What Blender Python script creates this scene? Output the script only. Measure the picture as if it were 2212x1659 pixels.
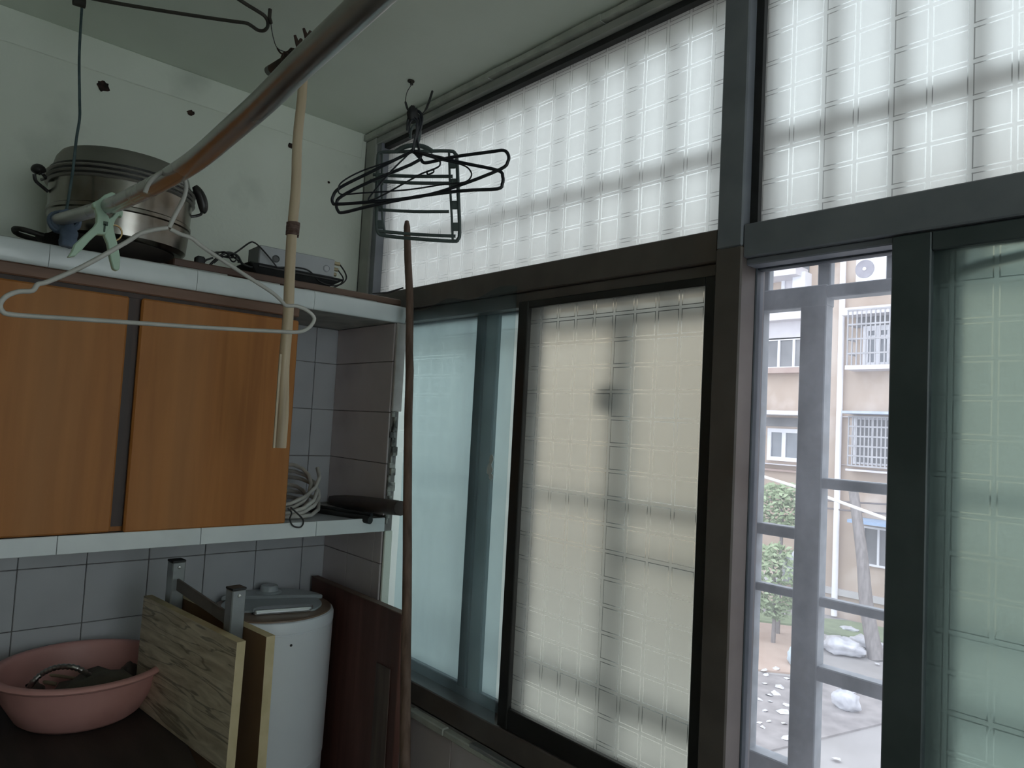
import bpy, bmesh, math, random
import numpy as np
from mathutils import Vector, Matrix

for _o in list(bpy.data.objects):
    bpy.data.objects.remove(_o, do_unlink=True)
SC = bpy.context.scene
COL = SC.collection
RND = random.Random(7)

# ------------------------------------------------------------------ camera
H = 1.5                                   # camera height above the balcony floor
YAW, PITCH, ROLL, FPX = 0.733378, 0.0569891, 0.0526583, 1530.4
_f = np.array([math.sin(YAW)*math.cos(PITCH), math.cos(YAW)*math.cos(PITCH), math.sin(PITCH)])
_r = np.array([math.cos(YAW), -math.sin(YAW), 0.0])
_u = np.cross(_r, _f)
RGT = math.cos(ROLL)*_r + math.sin(ROLL)*_u
UPV = -math.sin(ROLL)*_r + math.cos(ROLL)*_u
FWD = _f
cam_data = bpy.data.cameras.new('camera')
cam_data.sensor_width = 36.0
cam_data.lens = FPX/2212*36.0
cam_data.clip_start = 0.02
cam_data.clip_end = 300
cam = bpy.data.objects.new('camera', cam_data)
COL.objects.link(cam)
cam.matrix_world = Matrix(((RGT[0], UPV[0], -FWD[0], 0), (RGT[1], UPV[1], -FWD[1], 0),
                           (RGT[2], UPV[2], -FWD[2], H), (0, 0, 0, 1)))
SC.camera = cam

# ------------------------------------------------------------------ sky, exposure
SKY = 2.6
world = bpy.data.worlds.new('overcast_sky')
SC.world = world
world.use_nodes = True
_nt = world.node_tree
_nt.nodes.clear()
_out = _nt.nodes.new('ShaderNodeOutputWorld')
_bg = _nt.nodes.new('ShaderNodeBackground')
_tc = _nt.nodes.new('ShaderNodeTexCoord')
_no = _nt.nodes.new('ShaderNodeTexNoise')
_no.inputs['Scale'].default_value = 1.6
_no.inputs['Detail'].default_value = 3
_cr = _nt.nodes.new('ShaderNodeValToRGB')
_cr.color_ramp.elements[0].position = 0.3
_cr.color_ramp.elements[0].color = (0.86, 0.93, 0.97, 1)
_cr.color_ramp.elements[1].position = 0.7
_cr.color_ramp.elements[1].color = (0.94, 0.99, 1.0, 1)
_nt.links.new(_tc.outputs['Generated'], _no.inputs['Vector'])
_nt.links.new(_no.outputs['Fac'], _cr.inputs['Fac'])
_nt.links.new(_cr.outputs['Color'], _bg.inputs['Color'])
_bg.inputs['Strength'].default_value = SKY
_nt.links.new(_bg.outputs['Background'], _out.inputs['Surface'])

vs = SC.view_settings
vs.view_transform = 'Standard'
vs.look = 'None'
vs.exposure = 0.28
vs.gamma = 1.0
vs.use_curve_mapping = False
cy = SC.cycles
cy.max_bounces = 12
cy.diffuse_bounces = 6
cy.glossy_bounces = 4
cy.transmission_bounces = 10
cy.transparent_max_bounces = 16
cy.caustics_refractive = True
cy.caustics_reflective = False
cy.use_denoising = True

# ------------------------------------------------------------------ geometry helpers
def ray(x, y):
    a, b = (x-1106)/FPX, (y-829.5)/FPX
    return RGT*a - UPV*b + FWD
def onX(x, y, X):
    d = ray(x, y); p = d*(X/d[0]); return Vector((p[0], p[1], p[2]+H))
def onY(x, y, Y):
    d = ray(x, y); p = d*(Y/d[1]); return Vector((p[0], p[1], p[2]+H))
def onZ(x, y, z):
    d = ray(x, y); p = d*((z-H)/d[2]); return Vector((p[0], p[1], z))
def atD(x, y, d):
    p = ray(x, y)*d; return Vector((p[0], p[1], p[2]+H))

def origin(o):
    v = Vector((0, 0, 0))
    while o is not None:
        v = v + o.location; o = o.parent
    return v

def tag(o, label=None, cat=None, group=None, kind=None):
    if label: o['label'] = label
    if cat: o['category'] = cat
    if group: o['group'] = group
    if kind: o['kind'] = kind
    return o

def empty(name, loc, label=None, cat=None, group=None, kind=None):
    o = bpy.data.objects.new(name, None)
    o.empty_display_size = 0.05
    COL.objects.link(o)
    o.location = loc
    return tag(o, label, cat, group, kind)

class MB:
    """collects geometry in world coordinates, then links it as one mesh object"""
    def __init__(s):
        s.v = []; s.f = []; s.mi = []
    def add(s, verts, faces, mi=0):
        n = len(s.v)
        s.v += [tuple(p) for p in verts]
        s.f += [tuple(i+n for i in f) for f in faces]
        s.mi += [mi]*len(faces)
        return s
    def box(s, lo, hi, mi=0):
        x0, y0, z0 = lo; x1, y1, z1 = hi
        x0, x1 = min(x0, x1), max(x0, x1); y0, y1 = min(y0, y1), max(y0, y1); z0, z1 = min(z0, z1), max(z0, z1)
        v = [(x0,y0,z0),(x1,y0,z0),(x1,y1,z0),(x0,y1,z0),(x0,y0,z1),(x1,y0,z1),(x1,y1,z1),(x0,y1,z1)]
        return s.add(v, [(0,3,2,1),(4,5,6,7),(0,1,5,4),(1,2,6,5),(2,3,7,6),(3,0,4,7)], mi)
    def obox(s, c, ax, ay, az, mi=0):
        c, ax, ay, az = Vector(c), Vector(ax), Vector(ay), Vector(az)
        v = [c-ax-ay-az, c+ax-ay-az, c+ax+ay-az, c-ax+ay-az, c-ax-ay+az, c+ax-ay+az, c+ax+ay+az, c-ax+ay+az]
        return s.add(v, [(0,3,2,1),(4,5,6,7),(0,1,5,4),(1,2,6,5),(2,3,7,6),(3,0,4,7)], mi)
    def bar(s, a, b, w, h, up=(0,0,1), mi=0):
        a, b = Vector(a), Vector(b)
        d = (b-a).normalized(); u = Vector(up)
        sd = d.cross(u).normalized(); u = sd.cross(d).normalized()
        return s.obox((a+b)/2, (b-a)/2, sd*(w/2), u*(h/2), mi)
    def tube(s, pts, r, segs=8, closed=False, mi=0, cap=True):
        P = [Vector(p) for p in pts]; n = len(P)
        R = list(r) if hasattr(r, '__len__') else [r]*n
        T = []
        for i in range(n):
            a = P[(i-1) % n] if (closed or i > 0) else P[i]
            b = P[(i+1) % n] if (closed or i < n-1) else P[i]
            t = b-a
            T.append(t.normalized() if t.length > 1e-9 else Vector((0,0,1)))
        ref = Vector((0,0,1)) if abs(T[0].z) < 0.9 else Vector((1,0,0))
        N = [(ref - T[0]*ref.dot(T[0])).normalized()]
        for i in range(1, n):
            q = T[i-1].rotation_difference(T[i])
            m = q @ N[-1]
            N.append((m - T[i]*m.dot(T[i])).normalized())
        vs, fs = [], []
        for i in range(n):
            B = T[i].cross(N[i])
            for k in range(segs):
                a = 2*math.pi*k/segs
                vs.append(P[i] + (N[i]*math.cos(a) + B*math.sin(a))*R[i])
        m = n if closed else n-1
        for i in range(m):
            j = (i+1) % n
            for k in range(segs):
                k2 = (k+1) % segs
                fs.append((i*segs+k, i*segs+k2, j*segs+k2, j*segs+k))
        if cap and not closed:
            fs.append(tuple(reversed(range(segs))))
            fs.append(tuple(range((n-1)*segs, n*segs)))
        return s.add(vs, fs, mi)
    def lathe(s, prof, c, segs=40, axis=None, mi=0, sx=1.0, sy=1.0):
        c = Vector(c); n = len(prof)
        if axis is None:
            ex, ey, ez = Vector((1,0,0)), Vector((0,1,0)), Vector((0,0,1))
        else:
            ez = Vector(axis).normalized()
            ex = ez.orthogonal().normalized(); ey = ez.cross(ex)
        vs, fs = [], []
        for (r, z) in prof:
            r = max(r, 1e-4)
            for k in range(segs):
                a = 2*math.pi*k/segs
                vs.append(c + ex*(r*math.cos(a)*sx) + ey*(r*math.sin(a)*sy) + ez*z)
        for i in range(n-1):
            for k in range(segs):
                k2 = (k+1) % segs
                fs.append((i*segs+k, i*segs+k2, (i+1)*segs+k2, (i+1)*segs+k))
        return s.add(vs, fs, mi)
    def prism(s, poly, ext, mi=0):
        """poly: 3-D outline, ext: extrusion vector"""
        e = Vector(ext); P = [Vector(p) for p in poly]; n = len(P)
        vs = P + [p+e for p in P]
        fs = [tuple(reversed(range(n))), tuple(range(n, 2*n))]
        for i in range(n):
            j = (i+1) % n
            fs.append((i, j, n+j, n+i))
        return s.add(vs, fs, mi)
    def build(s, name, mat, parent=None, smooth=None, bevel=0.0, base=None, fix=True, bseg=1):
        V = [Vector(p) for p in s.v]
        if parent is not None:
            loc = Vector((0,0,0)); o0 = origin(parent)
        else:
            if base is None:
                xs = [p.x for p in V]; ys = [p.y for p in V]; zs = [p.z for p in V]
                base = Vector(((min(xs)+max(xs))/2, (min(ys)+max(ys))/2, min(zs)))
            loc = Vector(base); o0 = loc
        me = bpy.data.meshes.new(name)
        me.from_pydata([tuple(p-o0) for p in V], [], s.f)
        mats = mat if isinstance(mat, (list, tuple)) else [mat]
        for m in mats: me.materials.append(m)
        me.polygons.foreach_set('material_index', s.mi)
        if fix or bevel > 0:
            bm = bmesh.new(); bm.from_mesh(me)
            if fix: bmesh.ops.recalc_face_normals(bm, faces=bm.faces)
            if bevel > 0:
                ed = [e for e in bm.edges if len(e.link_faces) == 2 and e.calc_face_angle(0) > 0.6]
                bmesh.ops.bevel(bm, geom=ed, offset=bevel, segments=bseg, affect='EDGES', clamp_overlap=True, profile=0.5)
            bm.to_mesh(me); bm.free()
        if smooth is not None:
            me.polygons.foreach_set('use_smooth', [True]*len(me.polygons))
            me.set_sharp_from_angle(angle=math.radians(smooth))
        me.update()
        o = bpy.data.objects.new(name, me)
        COL.objects.link(o)
        o.location = loc
        o.parent = parent
        return o

def inst(name, mesh, loc, parent=None, rot=None, scale=None):
    o = bpy.data.objects.new(name, mesh)
    COL.objects.link(o)
    o.parent = parent
    o.location = Vector(loc) - (origin(parent) if parent else Vector((0,0,0)))
    if rot is not None: o.rotation_euler = rot
    if scale is not None: o.scale = scale
    return o

def smooth_path(pts, n=6, closed=False):
    """Catmull-Rom through the points"""
    P = [Vector(p) for p in pts]; m = len(P); out = []
    rng = range(m) if closed else range(m-1)
    for i in rng:
        if closed:
            a, b, c, d = P[(i-1) % m], P[i], P[(i+1) % m], P[(i+2) % m]
        else:
            a, b, c, d = P[max(i-1,0)], P[i], P[i+1], P[min(i+2,m-1)]
        for k in range(n):
            t = k/n
            out.append(0.5*((2*b) + (c-a)*t + (2*a-5*b+4*c-d)*t*t + (3*b-a-3*c+d)*t*t*t))
    if not closed: out.append(P[-1])
    return out

# ------------------------------------------------------------------ materials
def lin(h):
    h = h.lstrip('#')
    c = [int(h[i:i+2], 16)/255 for i in (0, 2, 4)]
    return tuple((x/12.92 if x <= 0.04045 else ((x+0.055)/1.055)**2.4) for x in c) + (1.0,)

MATS = {}
def mat(name, c1, c2=None, scale=6.0, rough=0.6, metal=0.0, bump=0.0, bscale=40.0, stretch=(1,1,1), detail=4.0,
        lo=0.35, hi=0.65, spec=0.5, c3=None, s3=2.0, lo3=0.55, hi3=0.7, rough2=None, distort=0.0, offs=(0,0,0)):
    """procedural surface: two colours broken up by noise, a third in blotches, fine relief"""
    if name in MATS: return MATS[name]
    m = bpy.data.materials.new(name); m.use_nodes = True
    nt = m.node_tree; N = nt.nodes; L = nt.links
    b = N['Principled BSDF']
    b.inputs['Metallic'].default_value = metal
    b.inputs['Roughness'].default_value = rough
    b.inputs['Specular IOR Level'].default_value = spec
    tc = N.new('ShaderNodeTexCoord')
    mp = N.new('ShaderNodeMapping'); mp.inputs['Scale'].default_value = stretch; mp.inputs['Location'].default_value = offs
    L.new(tc.outputs['Object'], mp.inputs['Vector'])
    no = N.new('ShaderNodeTexNoise'); no.inputs['Scale'].default_value = scale; no.inputs['Detail'].default_value = detail
    no.inputs['Distortion'].default_value = distort
    L.new(mp.outputs['Vector'], no.inputs['Vector'])
    cr = N.new('ShaderNodeValToRGB')
    cr.color_ramp.elements[0].position = lo; cr.color_ramp.elements[0].color = c1
    cr.color_ramp.elements[1].position = hi; cr.color_ramp.elements[1].color = c2 or c1
    L.new(no.outputs['Fac'], cr.inputs['Fac'])
    col = cr.outputs['Color']
    if c3 is not None:
        n3 = N.new('ShaderNodeTexNoise'); n3.inputs['Scale'].default_value = s3; n3.inputs['Detail'].default_value = 5
        L.new(mp.outputs['Vector'], n3.inputs['Vector'])
        mr = N.new('ShaderNodeMapRange'); mr.inputs['From Min'].default_value = lo3; mr.inputs['From Max'].default_value = hi3
        L.new(n3.outputs['Fac'], mr.inputs['Value'])
        mx = N.new('ShaderNodeMix'); mx.data_type = 'RGBA'
        L.new(mr.outputs['Result'], mx.inputs['Factor'])
        L.new(col, mx.inputs['A']); mx.inputs['B'].default_value = c3
        col = mx.outputs['Result']
    L.new(col, b.inputs['Base Color'])
    if rough2 is not None:
        mr = N.new('ShaderNodeMapRange'); mr.inputs['To Min'].default_value = rough; mr.inputs['To Max'].default_value = rough2
        L.new(no.outputs['Fac'], mr.inputs['Value']); L.new(mr.outputs['Result'], b.inputs['Roughness'])
    if bump > 0:
        nb = N.new('ShaderNodeTexNoise'); nb.inputs['Scale'].default_value = bscale; nb.inputs['Detail'].default_value = 4
        L.new(mp.outputs['Vector'], nb.inputs['Vector'])
        bp = N.new('ShaderNodeBump'); bp.inputs['Strength'].default_value = bump; bp.inputs['Distance'].default_value = 0.004
        L.new(nb.outputs['Fac'], bp.inputs['Height']); L.new(bp.outputs['Normal'], b.inputs['Normal'])
    MATS[name] = m
    return m

def frost(name, tint, rough=0.42, line_rough=0.10, diff=0.25, lines=True, dcol=(0.85, 0.9, 0.88, 1), pitch=0.0582):
    """inner face of patterned frosted glass: rough refraction with a clear double-line grid, some volume scatter"""
    m = bpy.data.materials.new(name); m.use_nodes = True
    nt = m.node_tree; N = nt.nodes; L = nt.links; N.clear()
    out = N.new('ShaderNodeOutputMaterial')
    rf = N.new('ShaderNodeBsdfRefraction'); rf.inputs['IOR'].default_value = 1.45; rf.inputs['Color'].default_value = tint
    tr = N.new('ShaderNodeBsdfTranslucent'); tr.inputs['Color'].default_value = dcol
    mx = N.new('ShaderNodeMixShader'); mx.inputs['Fac'].default_value = diff
    L.new(rf.outputs[0], mx.inputs[1]); L.new(tr.outputs[0], mx.inputs[2])
    rf.inputs['Roughness'].default_value = rough
    if lines:
        tc = N.new('ShaderNodeTexCoord'); sp = N.new('ShaderNodeSeparateXYZ')
        L.new(tc.outputs['Object'], sp.inputs[0])
        cmp = []
        for ax in ('Y', 'Z'):
            pp = N.new('ShaderNodeMath'); pp.operation = 'PINGPONG'; pp.inputs[1].default_value = pitch/2
            L.new(sp.outputs[ax], pp.inputs[0])
            cm = N.new('ShaderNodeMath'); cm.operation = 'COMPARE'; cm.inputs[1].default_value = 0.0042; cm.inputs[2].default_value = 0.0009
            L.new(pp.outputs[0], cm.inputs[0])
            gt = N.new('ShaderNodeMath'); gt.operation = 'GREATER_THAN'; gt.inputs[1].default_value = 0.0030
            L.new(pp.outputs[0], gt.inputs[0])
            cmp.append((cm, gt))
        # a line stops inside the gap of the crossing pair
        a = N.new('ShaderNodeMath'); a.operation = 'MULTIPLY'; L.new(cmp[0][0].outputs[0], a.inputs[0]); L.new(cmp[1][1].outputs[0], a.inputs[1])
        b = N.new('ShaderNodeMath'); b.operation = 'MULTIPLY'; L.new(cmp[1][0].outputs[0], b.inputs[0]); L.new(cmp[0][1].outputs[0], b.inputs[1])
        mm = N.new('ShaderNodeMath'); mm.operation = 'MAXIMUM'; L.new(a.outputs[0], mm.inputs[0]); L.new(b.outputs[0], mm.inputs[1])
        mr = N.new('ShaderNodeMapRange'); mr.inputs['To Min'].default_value = rough; mr.inputs['To Max'].default_value = line_rough
        L.new(mm.outputs[0], mr.inputs['Value']); L.new(mr.outputs['Result'], rf.inputs['Roughness'])
        m2 = N.new('ShaderNodeMapRange'); m2.inputs['To Min'].default_value = diff; m2.inputs['To Max'].default_value = diff*0.6
        L.new(mm.outputs[0], m2.inputs['Value']); L.new(m2.outputs['Result'], mx.inputs['Fac'])
    L.new(mx.outputs[0], out.inputs['Surface'])
    return m

def glass_back(name, tint):
    m = bpy.data.materials.new(name); m.use_nodes = True
    nt = m.node_tree; N = nt.nodes; L = nt.links; N.clear()
    out = N.new('ShaderNodeOutputMaterial')
    rf = N.new('ShaderNodeBsdfRefraction'); rf.inputs['IOR'].default_value = 1.45; rf.inputs['Roughness'].default_value = 0.0
    rf.inputs['Color'].default_value = tint
    L.new(rf.outputs[0], out.inputs['Surface'])
    return m

def clear_sheet(name, tint, haze, hcol, gloss=0.06, grough=0.08, hnoise=True):
    """clear but dusty sheet: transparent, a little haze in patches, a little reflection"""
    m = bpy.data.materials.new(name); m.use_nodes = True
    nt = m.node_tree; N = nt.nodes; L = nt.links; N.clear()
    out = N.new('ShaderNodeOutputMaterial')
    tp = N.new('ShaderNodeBsdfTransparent'); tp.inputs['Color'].default_value = tint
    tl = N.new('ShaderNodeBsdfTranslucent'); tl.inputs['Color'].default_value = hcol
    gl = N.new('ShaderNodeBsdfGlossy'); gl.inputs['Roughness'].default_value = grough
    m1 = N.new('ShaderNodeMixShader'); m1.inputs['Fac'].default_value = haze
    m2 = N.new('ShaderNodeMixShader'); m2.inputs['Fac'].default_value = gloss
    L.new(tp.outputs[0], m1.inputs[1]); L.new(tl.outputs[0], m1.inputs[2])
    L.new(m1.outputs[0], m2.inputs[1]); L.new(gl.outputs[0], m2.inputs[2])
    if hnoise:
        tc = N.new('ShaderNodeTexCoord'); mp = N.new('ShaderNodeMapping'); mp.inputs['Scale'].default_value = (1, 3.2, 1.3)
        no = N.new('ShaderNodeTexNoise'); no.inputs['Scale'].default_value = 4; no.inputs['Detail'].default_value = 6
        mr = N.new('ShaderNodeMapRange'); mr.inputs['From Min'].default_value = 0.3; mr.inputs['From Max'].default_value = 0.75
        mr.inputs['To Min'].default_value = haze*0.7; mr.inputs['To Max'].default_value = haze*1.35
        L.new(tc.outputs['Object'], mp.inputs['Vector']); L.new(mp.outputs['Vector'], no.inputs['Vector'])
        L.new(no.outputs['Fac'], mr.inputs['Value']); L.new(mr.outputs['Result'], m1.inputs['Fac'])
    L.new(m2.outputs[0], out.inputs['Surface'])
    return m

PAINT = mat('wall_paint', (0.74,0.78,0.70,1), (0.79,0.83,0.75,1), scale=3, rough=0.85, bump=0.15, bscale=90, c3=(0.52,0.56,0.50,1), s3=4, lo3=0.6, hi3=0.85)
CEIL = mat('ceiling_paint', (0.68,0.73,0.65,1), (0.73,0.78,0.70,1), scale=3, rough=0.85, bump=0.1, bscale=60)
PLASTER = mat('raw_plaster', (0.42,0.44,0.40,1), (0.55,0.56,0.51,1), scale=18, rough=0.9, bump=0.6, bscale=60)
TILE = mat('grey_tile', (0.46,0.47,0.50,1), (0.54,0.55,0.58,1), scale=5, rough=0.28, c3=(0.36,0.34,0.35,1), s3=3)
TILEP = mat('mauve_tile', (0.56,0.49,0.50,1), (0.62,0.55,0.56,1), scale=5, rough=0.3, c3=(0.50,0.43,0.44,1), s3=3)
TILEW = mat('white_tile', (0.70,0.74,0.76,1), (0.78,0.82,0.83,1), scale=7, rough=0.22, c3=(0.58,0.60,0.58,1), s3=5, lo3=0.6, hi3=0.9)
GROUT = mat('grout', (0.20,0.19,0.19,1), (0.28,0.27,0.26,1), scale=30, rough=0.95)
CONC = mat('concrete', (0.30,0.31,0.30,1), (0.42,0.42,0.40,1), scale=14, rough=0.95, bump=0.4, bscale=50)
ALU = mat('brown_aluminium', (0.095,0.078,0.072,1), (0.13,0.108,0.098,1), scale=9, rough=0.42, spec=0.5, c3=(0.11,0.08,0.065,1), s3=5, lo3=0.55, hi3=0.75)
ALUG = mat('grey_aluminium', (0.17,0.18,0.21,1), (0.22,0.23,0.26,1), scale=9, rough=0.4, spec=0.5, c3=(0.15,0.14,0.12,1), s3=6, lo3=0.6, hi3=0.8)
SASHB = mat('black_brown_sash', (0.010,0.010,0.010,1), (0.018,0.017,0.016,1), scale=9, rough=0.45)
ALUP = mat('pale_frame', (0.30,0.31,0.29,1), (0.40,0.40,0.37,1), scale=9, rough=0.6, bump=0.2, bscale=60)
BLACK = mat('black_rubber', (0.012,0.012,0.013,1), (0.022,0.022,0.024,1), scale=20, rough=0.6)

# ================================================================== THE SETTING
def Z(z): return z+H
ZC = Z(0.972)                 # ceiling
YB = 2.15                     # end wall
XW = 1.20                     # inner face of the window frames
XL, YF = -0.75, -2.4          # the house wall and the wall behind the camera
TP = 0.1515                   # tile pitch

tag(MB().box((XL-0.1, YF-0.1, -0.12), (1.33, YB+0.15, 0)).build('floor', mat('floor_cement', (0.46,0.45,0.43,1), (0.54,0.53,0.50,1), scale=5, rough=0.8, bump=0.2)), kind='structure')
tag(MB().box((XL-0.1, YF-0.1, ZC), (1.42, YB+0.15, ZC+0.14)).build('ceiling', CEIL), kind='structure')
wall_back = tag(MB().box((XL-0.1, YB, 0), (1.20, YB+0.15, ZC)).build('wall_back', PAINT), kind='structure')
tag(MB().box((1.20, YB, 0), (1.32, YB+0.15, ZC)).build('wall_corner', CONC), kind='structure')
tag(MB().box((XL-0.12, YF, 0), (XL, YB, ZC)).build('wall_left', mat('house_wall_paint', (0.46,0.47,0.42,1), (0.52,0.53,0.48,1), scale=3, rough=0.85)), kind='structure')
tag(MB().box((XL-0.1, YF-0.12, 0), (1.32, YF, 0.70)).box((XL-0.1, YF-0.12, 0.70), (-0.35, YF, ZC)).box((1.20, YF-0.12, 0.70), (1.32, YF, ZC)).build('wall_front', PAINT), kind='structure')
# shallow plaster band where the end wall meets the ceiling
tag(MB().box((XL, YB-0.004, Z(0.884)), (1.185, YB, ZC)).build('trim_1', PAINT, bevel=0.002), kind='structure')
# parapet under the window, and the solid wall beyond the two bays
ZS = Z(-0.80)
wall_right = tag(MB().box((1.20, YF, 0), (1.32, YB, ZS)).build('wall_right', GROUT), kind='structure')

# nail holes in the paint of the end wall
HOLE = mat('chipped_hole', (0.012,0.008,0.007,1), (0.06,0.03,0.022,1), scale=60, rough=0.95)
def chip(px, py, r, squash=0.8):
    c = onY(px, py, YB-0.004 if False else YB)
    m = MB(); n = 18; vs = [c + Vector((0, -0.0035, 0))]
    for k in range(n):
        a = 2*math.pi*k/n; rr = r*RND.uniform(0.75, 1.15)
        vs.append(c + Vector((rr*math.cos(a), -0.0012, rr*squash*math.sin(a))))
    fs = [(0, 1+k, 1+(k+1) % n) for k in range(n)]
    m.add(vs, fs)
    m.add([v + Vector((0, 0.004, 0)) for v in vs], [tuple(reversed(f)) for f in fs])
    return m.build('nail_hole', HOLE, wall_back, fix=False)
for a in ((222,186,0.017,0.95), (412,244,0.0115,0.8), (628,315,0.010,0.9), (710,394,0.005,0.8), (655,252,0.006,0.9), (700,262,0.004,0.7), (757,283,0.004,0.7)):
    chip(*a)

# ---- wall tiles, each its own piece -------------------------------------------------
def tile_mesh(name, w, h, axis, m, t=0.006, gap=0.0018):
    """axis 'y': lies in the XZ plane facing -Y; axis 'x': lies in the YZ plane facing -X"""
    b = MB()
    if axis == 'y': b.box((gap/2, -t, gap/2), (w-gap/2, 0, h-gap/2))
    else: b.box((-t, gap/2, gap/2), (0, w-gap/2, h-gap/2))
    o = b.build(name, m, base=(0,0,0), bevel=0.0012)
    me = o.data
    bpy.data.objects.remove(o)
    return me
_tc = {}
def tiles(name, parent, axis, fixed, a0, a1, z0, z1, aorg, zorg, m, pitch=TP, pz=None):
    pz = pz or pitch
    ka = math.floor((a0-aorg)/pitch + 1e-6)
    while aorg+ka*pitch < a1-1e-4:
        lo, hi = max(a0, aorg+ka*pitch), min(a1, aorg+(ka+1)*pitch)
        kz = math.floor((z0-zorg)/pz + 1e-6)
        while zorg+kz*pz < z1-1e-4:
            zl, zh = max(z0, zorg+kz*pz), min(z1, zorg+(kz+1)*pz)
            w, h = round(hi-lo, 4), round(zh-zl, 4)
            if w > 0.012 and h > 0.012:
                key = (w, h, axis, m.name)
                if key not in _tc: _tc[key] = tile_mesh(name, w, h, axis, m)
                loc = (lo, fixed, zl) if axis == 'y' else (fixed, lo, zl)
                inst(name, _tc[key], loc, parent)
            kz += 1
        ka += 1

XN = 1.142                    # tiled face of the niche's side wall
YN = 1.79                     # front of the niche and its shelves
# grout bed, then tiles: below the lower shelf, and inside the niche
MB().box((XL, YB-0.006, 0.0), (XN, YB, Z(0.285))).build('grout_bed', GROUT, wall_back)
XORG, ZORG = 0.141*YB, Z(-0.201*YB) - TP*8 + 0.006
tiles('tile', wall_back, 'y', YB-0.006, -0.05, XN, Z(-0.95), Z(-0.331), XORG-2*TP, ZORG, TILE)
tiles('tile', wall_back, 'y', YB-0.006, 0.80, XN, Z(-0.291), Z(0.283), XORG-2*TP, Z(0.0165)-TP*8, TILE)

wall_niche = tag(MB().box((XN, YN+0.004, 0), (1.168, YB, Z(0.283))).build('wall_niche', GROUT), kind='structure')
tiles('tile', wall_niche, 'x', XN, YN+0.004, YB-0.012, Z(-0.291), Z(0.283), YB-0.012-0.36, Z(0.0165)-TP*8, TILEP, pitch=0.36, pz=TP)
tiles('tile', wall_niche, 'x', XN, YN+0.004, YB-0.012, Z(-1.0), Z(-0.331), YB-0.012-4*TP, ZORG, TILEP)
# raw plaster end of the side wall, broken away lower down
STRIP = mat('plaster_strip', (0.50,0.46,0.45,1), (0.60,0.56,0.55,1), scale=20, rough=0.9, bump=0.3, bscale=60)
MB().box((XN-0.002, YN-0.006, Z(0.02)), (1.172, YN+0.004, Z(0.283))).build('plaster_edge', STRIP, wall_niche, bevel=0.002)
pm = MB()
zz = Z(-0.31)
while zz < Z(0.02):
    h = RND.uniform(0.012, 0.03)
    pm.box((XN+RND.uniform(-0.002,0.006), YN-RND.uniform(0.001,0.009), zz), (1.160+RND.uniform(-0.012,0.010), YN+0.004, min(zz+h, Z(0.022))))
    zz += h*0.97
pm.build('broken_plaster', mat('broken_plaster', (0.10,0.10,0.095,1), (0.42,0.42,0.39,1), scale=35, rough=0.95, bump=0.8, bscale=60, lo=0.42, hi=0.6), wall_niche, bevel=0.002)
MB().box((XN, YN-0.004, 0), (1.168, YN+0.004, Z(-0.33))).build('plaster_edge', PAINT, wall_niche, bevel=0.002)

# parapet tiles, sill
tiles('tile', wall_right, 'x', 1.20, 0.60, YN+0.1, Z(-1.30), ZS-0.028, 1.489-4*0.206, ZS-0.028-4*0.20, TILEP, pitch=0.206, pz=0.20)
sill = MB()
for k in range(14):
    y1 = YB - k*0.16; y0 = y1-0.16
    sill.box((1.178+RND.uniform(-0.004,0.004), y0, ZS-0.028+RND.uniform(-0.002,0.002)), (1.28, y1, ZS-0.010+RND.uniform(-0.003,0.003)))
tag(sill.build('trim_2', PLASTER, bevel=0.003), kind='structure')
tag(MB().box((1.180, 0.0, ZS-0.014), (1.20, 1.40, ZS-0.004)).build('trim_3', mat('bare_alu_sill', (0.35,0.37,0.38,1), (0.5,0.52,0.53,1), scale=20, rough=0.35, metal=0.7), bevel=0.002), kind='structure')

# ---- window frames ---------------------------------------------------------------
XG = 1.237                    # transom glass
ZT = Z(0.402)                 # top of the transom rail
ZH = Z(0.338)                 # underside of the transom rail
YM0, YM1 = 0.700, 0.755       # main mullion
YE = YF                       # end of the glazing
YM2 = -0.36                   # next mullion, behind the camera's right edge
# plaster and head frame under the ceiling
hp = MB()
y = YB
while y > YE:
    L_ = RND.uniform(0.05, 0.16)
    hp.box((1.190+RND.uniform(-0.0015,0.0015), max(y-L_,YE), Z(0.949)+RND.uniform(-0.002,0.002)), (1.216, y, ZC-0.0065+RND.uniform(-0.0012,0.0012)))
    y -= L_
tag(hp.build('trim_4', PLASTER), kind='structure')
tag(MB().box((1.216, YE, Z(0.925)), (1.26, YB, ZC)).build('trim_17', BLACK), kind='structure')  # added black backing: blocks light leaks and paints the gaps' shade
tag(MB().box((1.20, YE, Z(0.921)), (1.272, YB, Z(0.943))).build('trim_5', ALUP, bevel=0.002), kind='structure')
tag(MB().box((1.216, YE, Z(0.906)), (1.262, YB-0.09, Z(0.921))).build('trim_6', BLACK), kind='structure')
# jamb at the end wall
tag(MB().box((1.198, 2.080, ZT), (1.275, 2.142, Z(0.945))).build('trim_7', ALUP, bevel=0.003), kind='structure')
tag(MB().box((1.205, 2.052, ZT), (1.27, 2.080, Z(0.921))).build('trim_8', ALUG), kind='structure')
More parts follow.
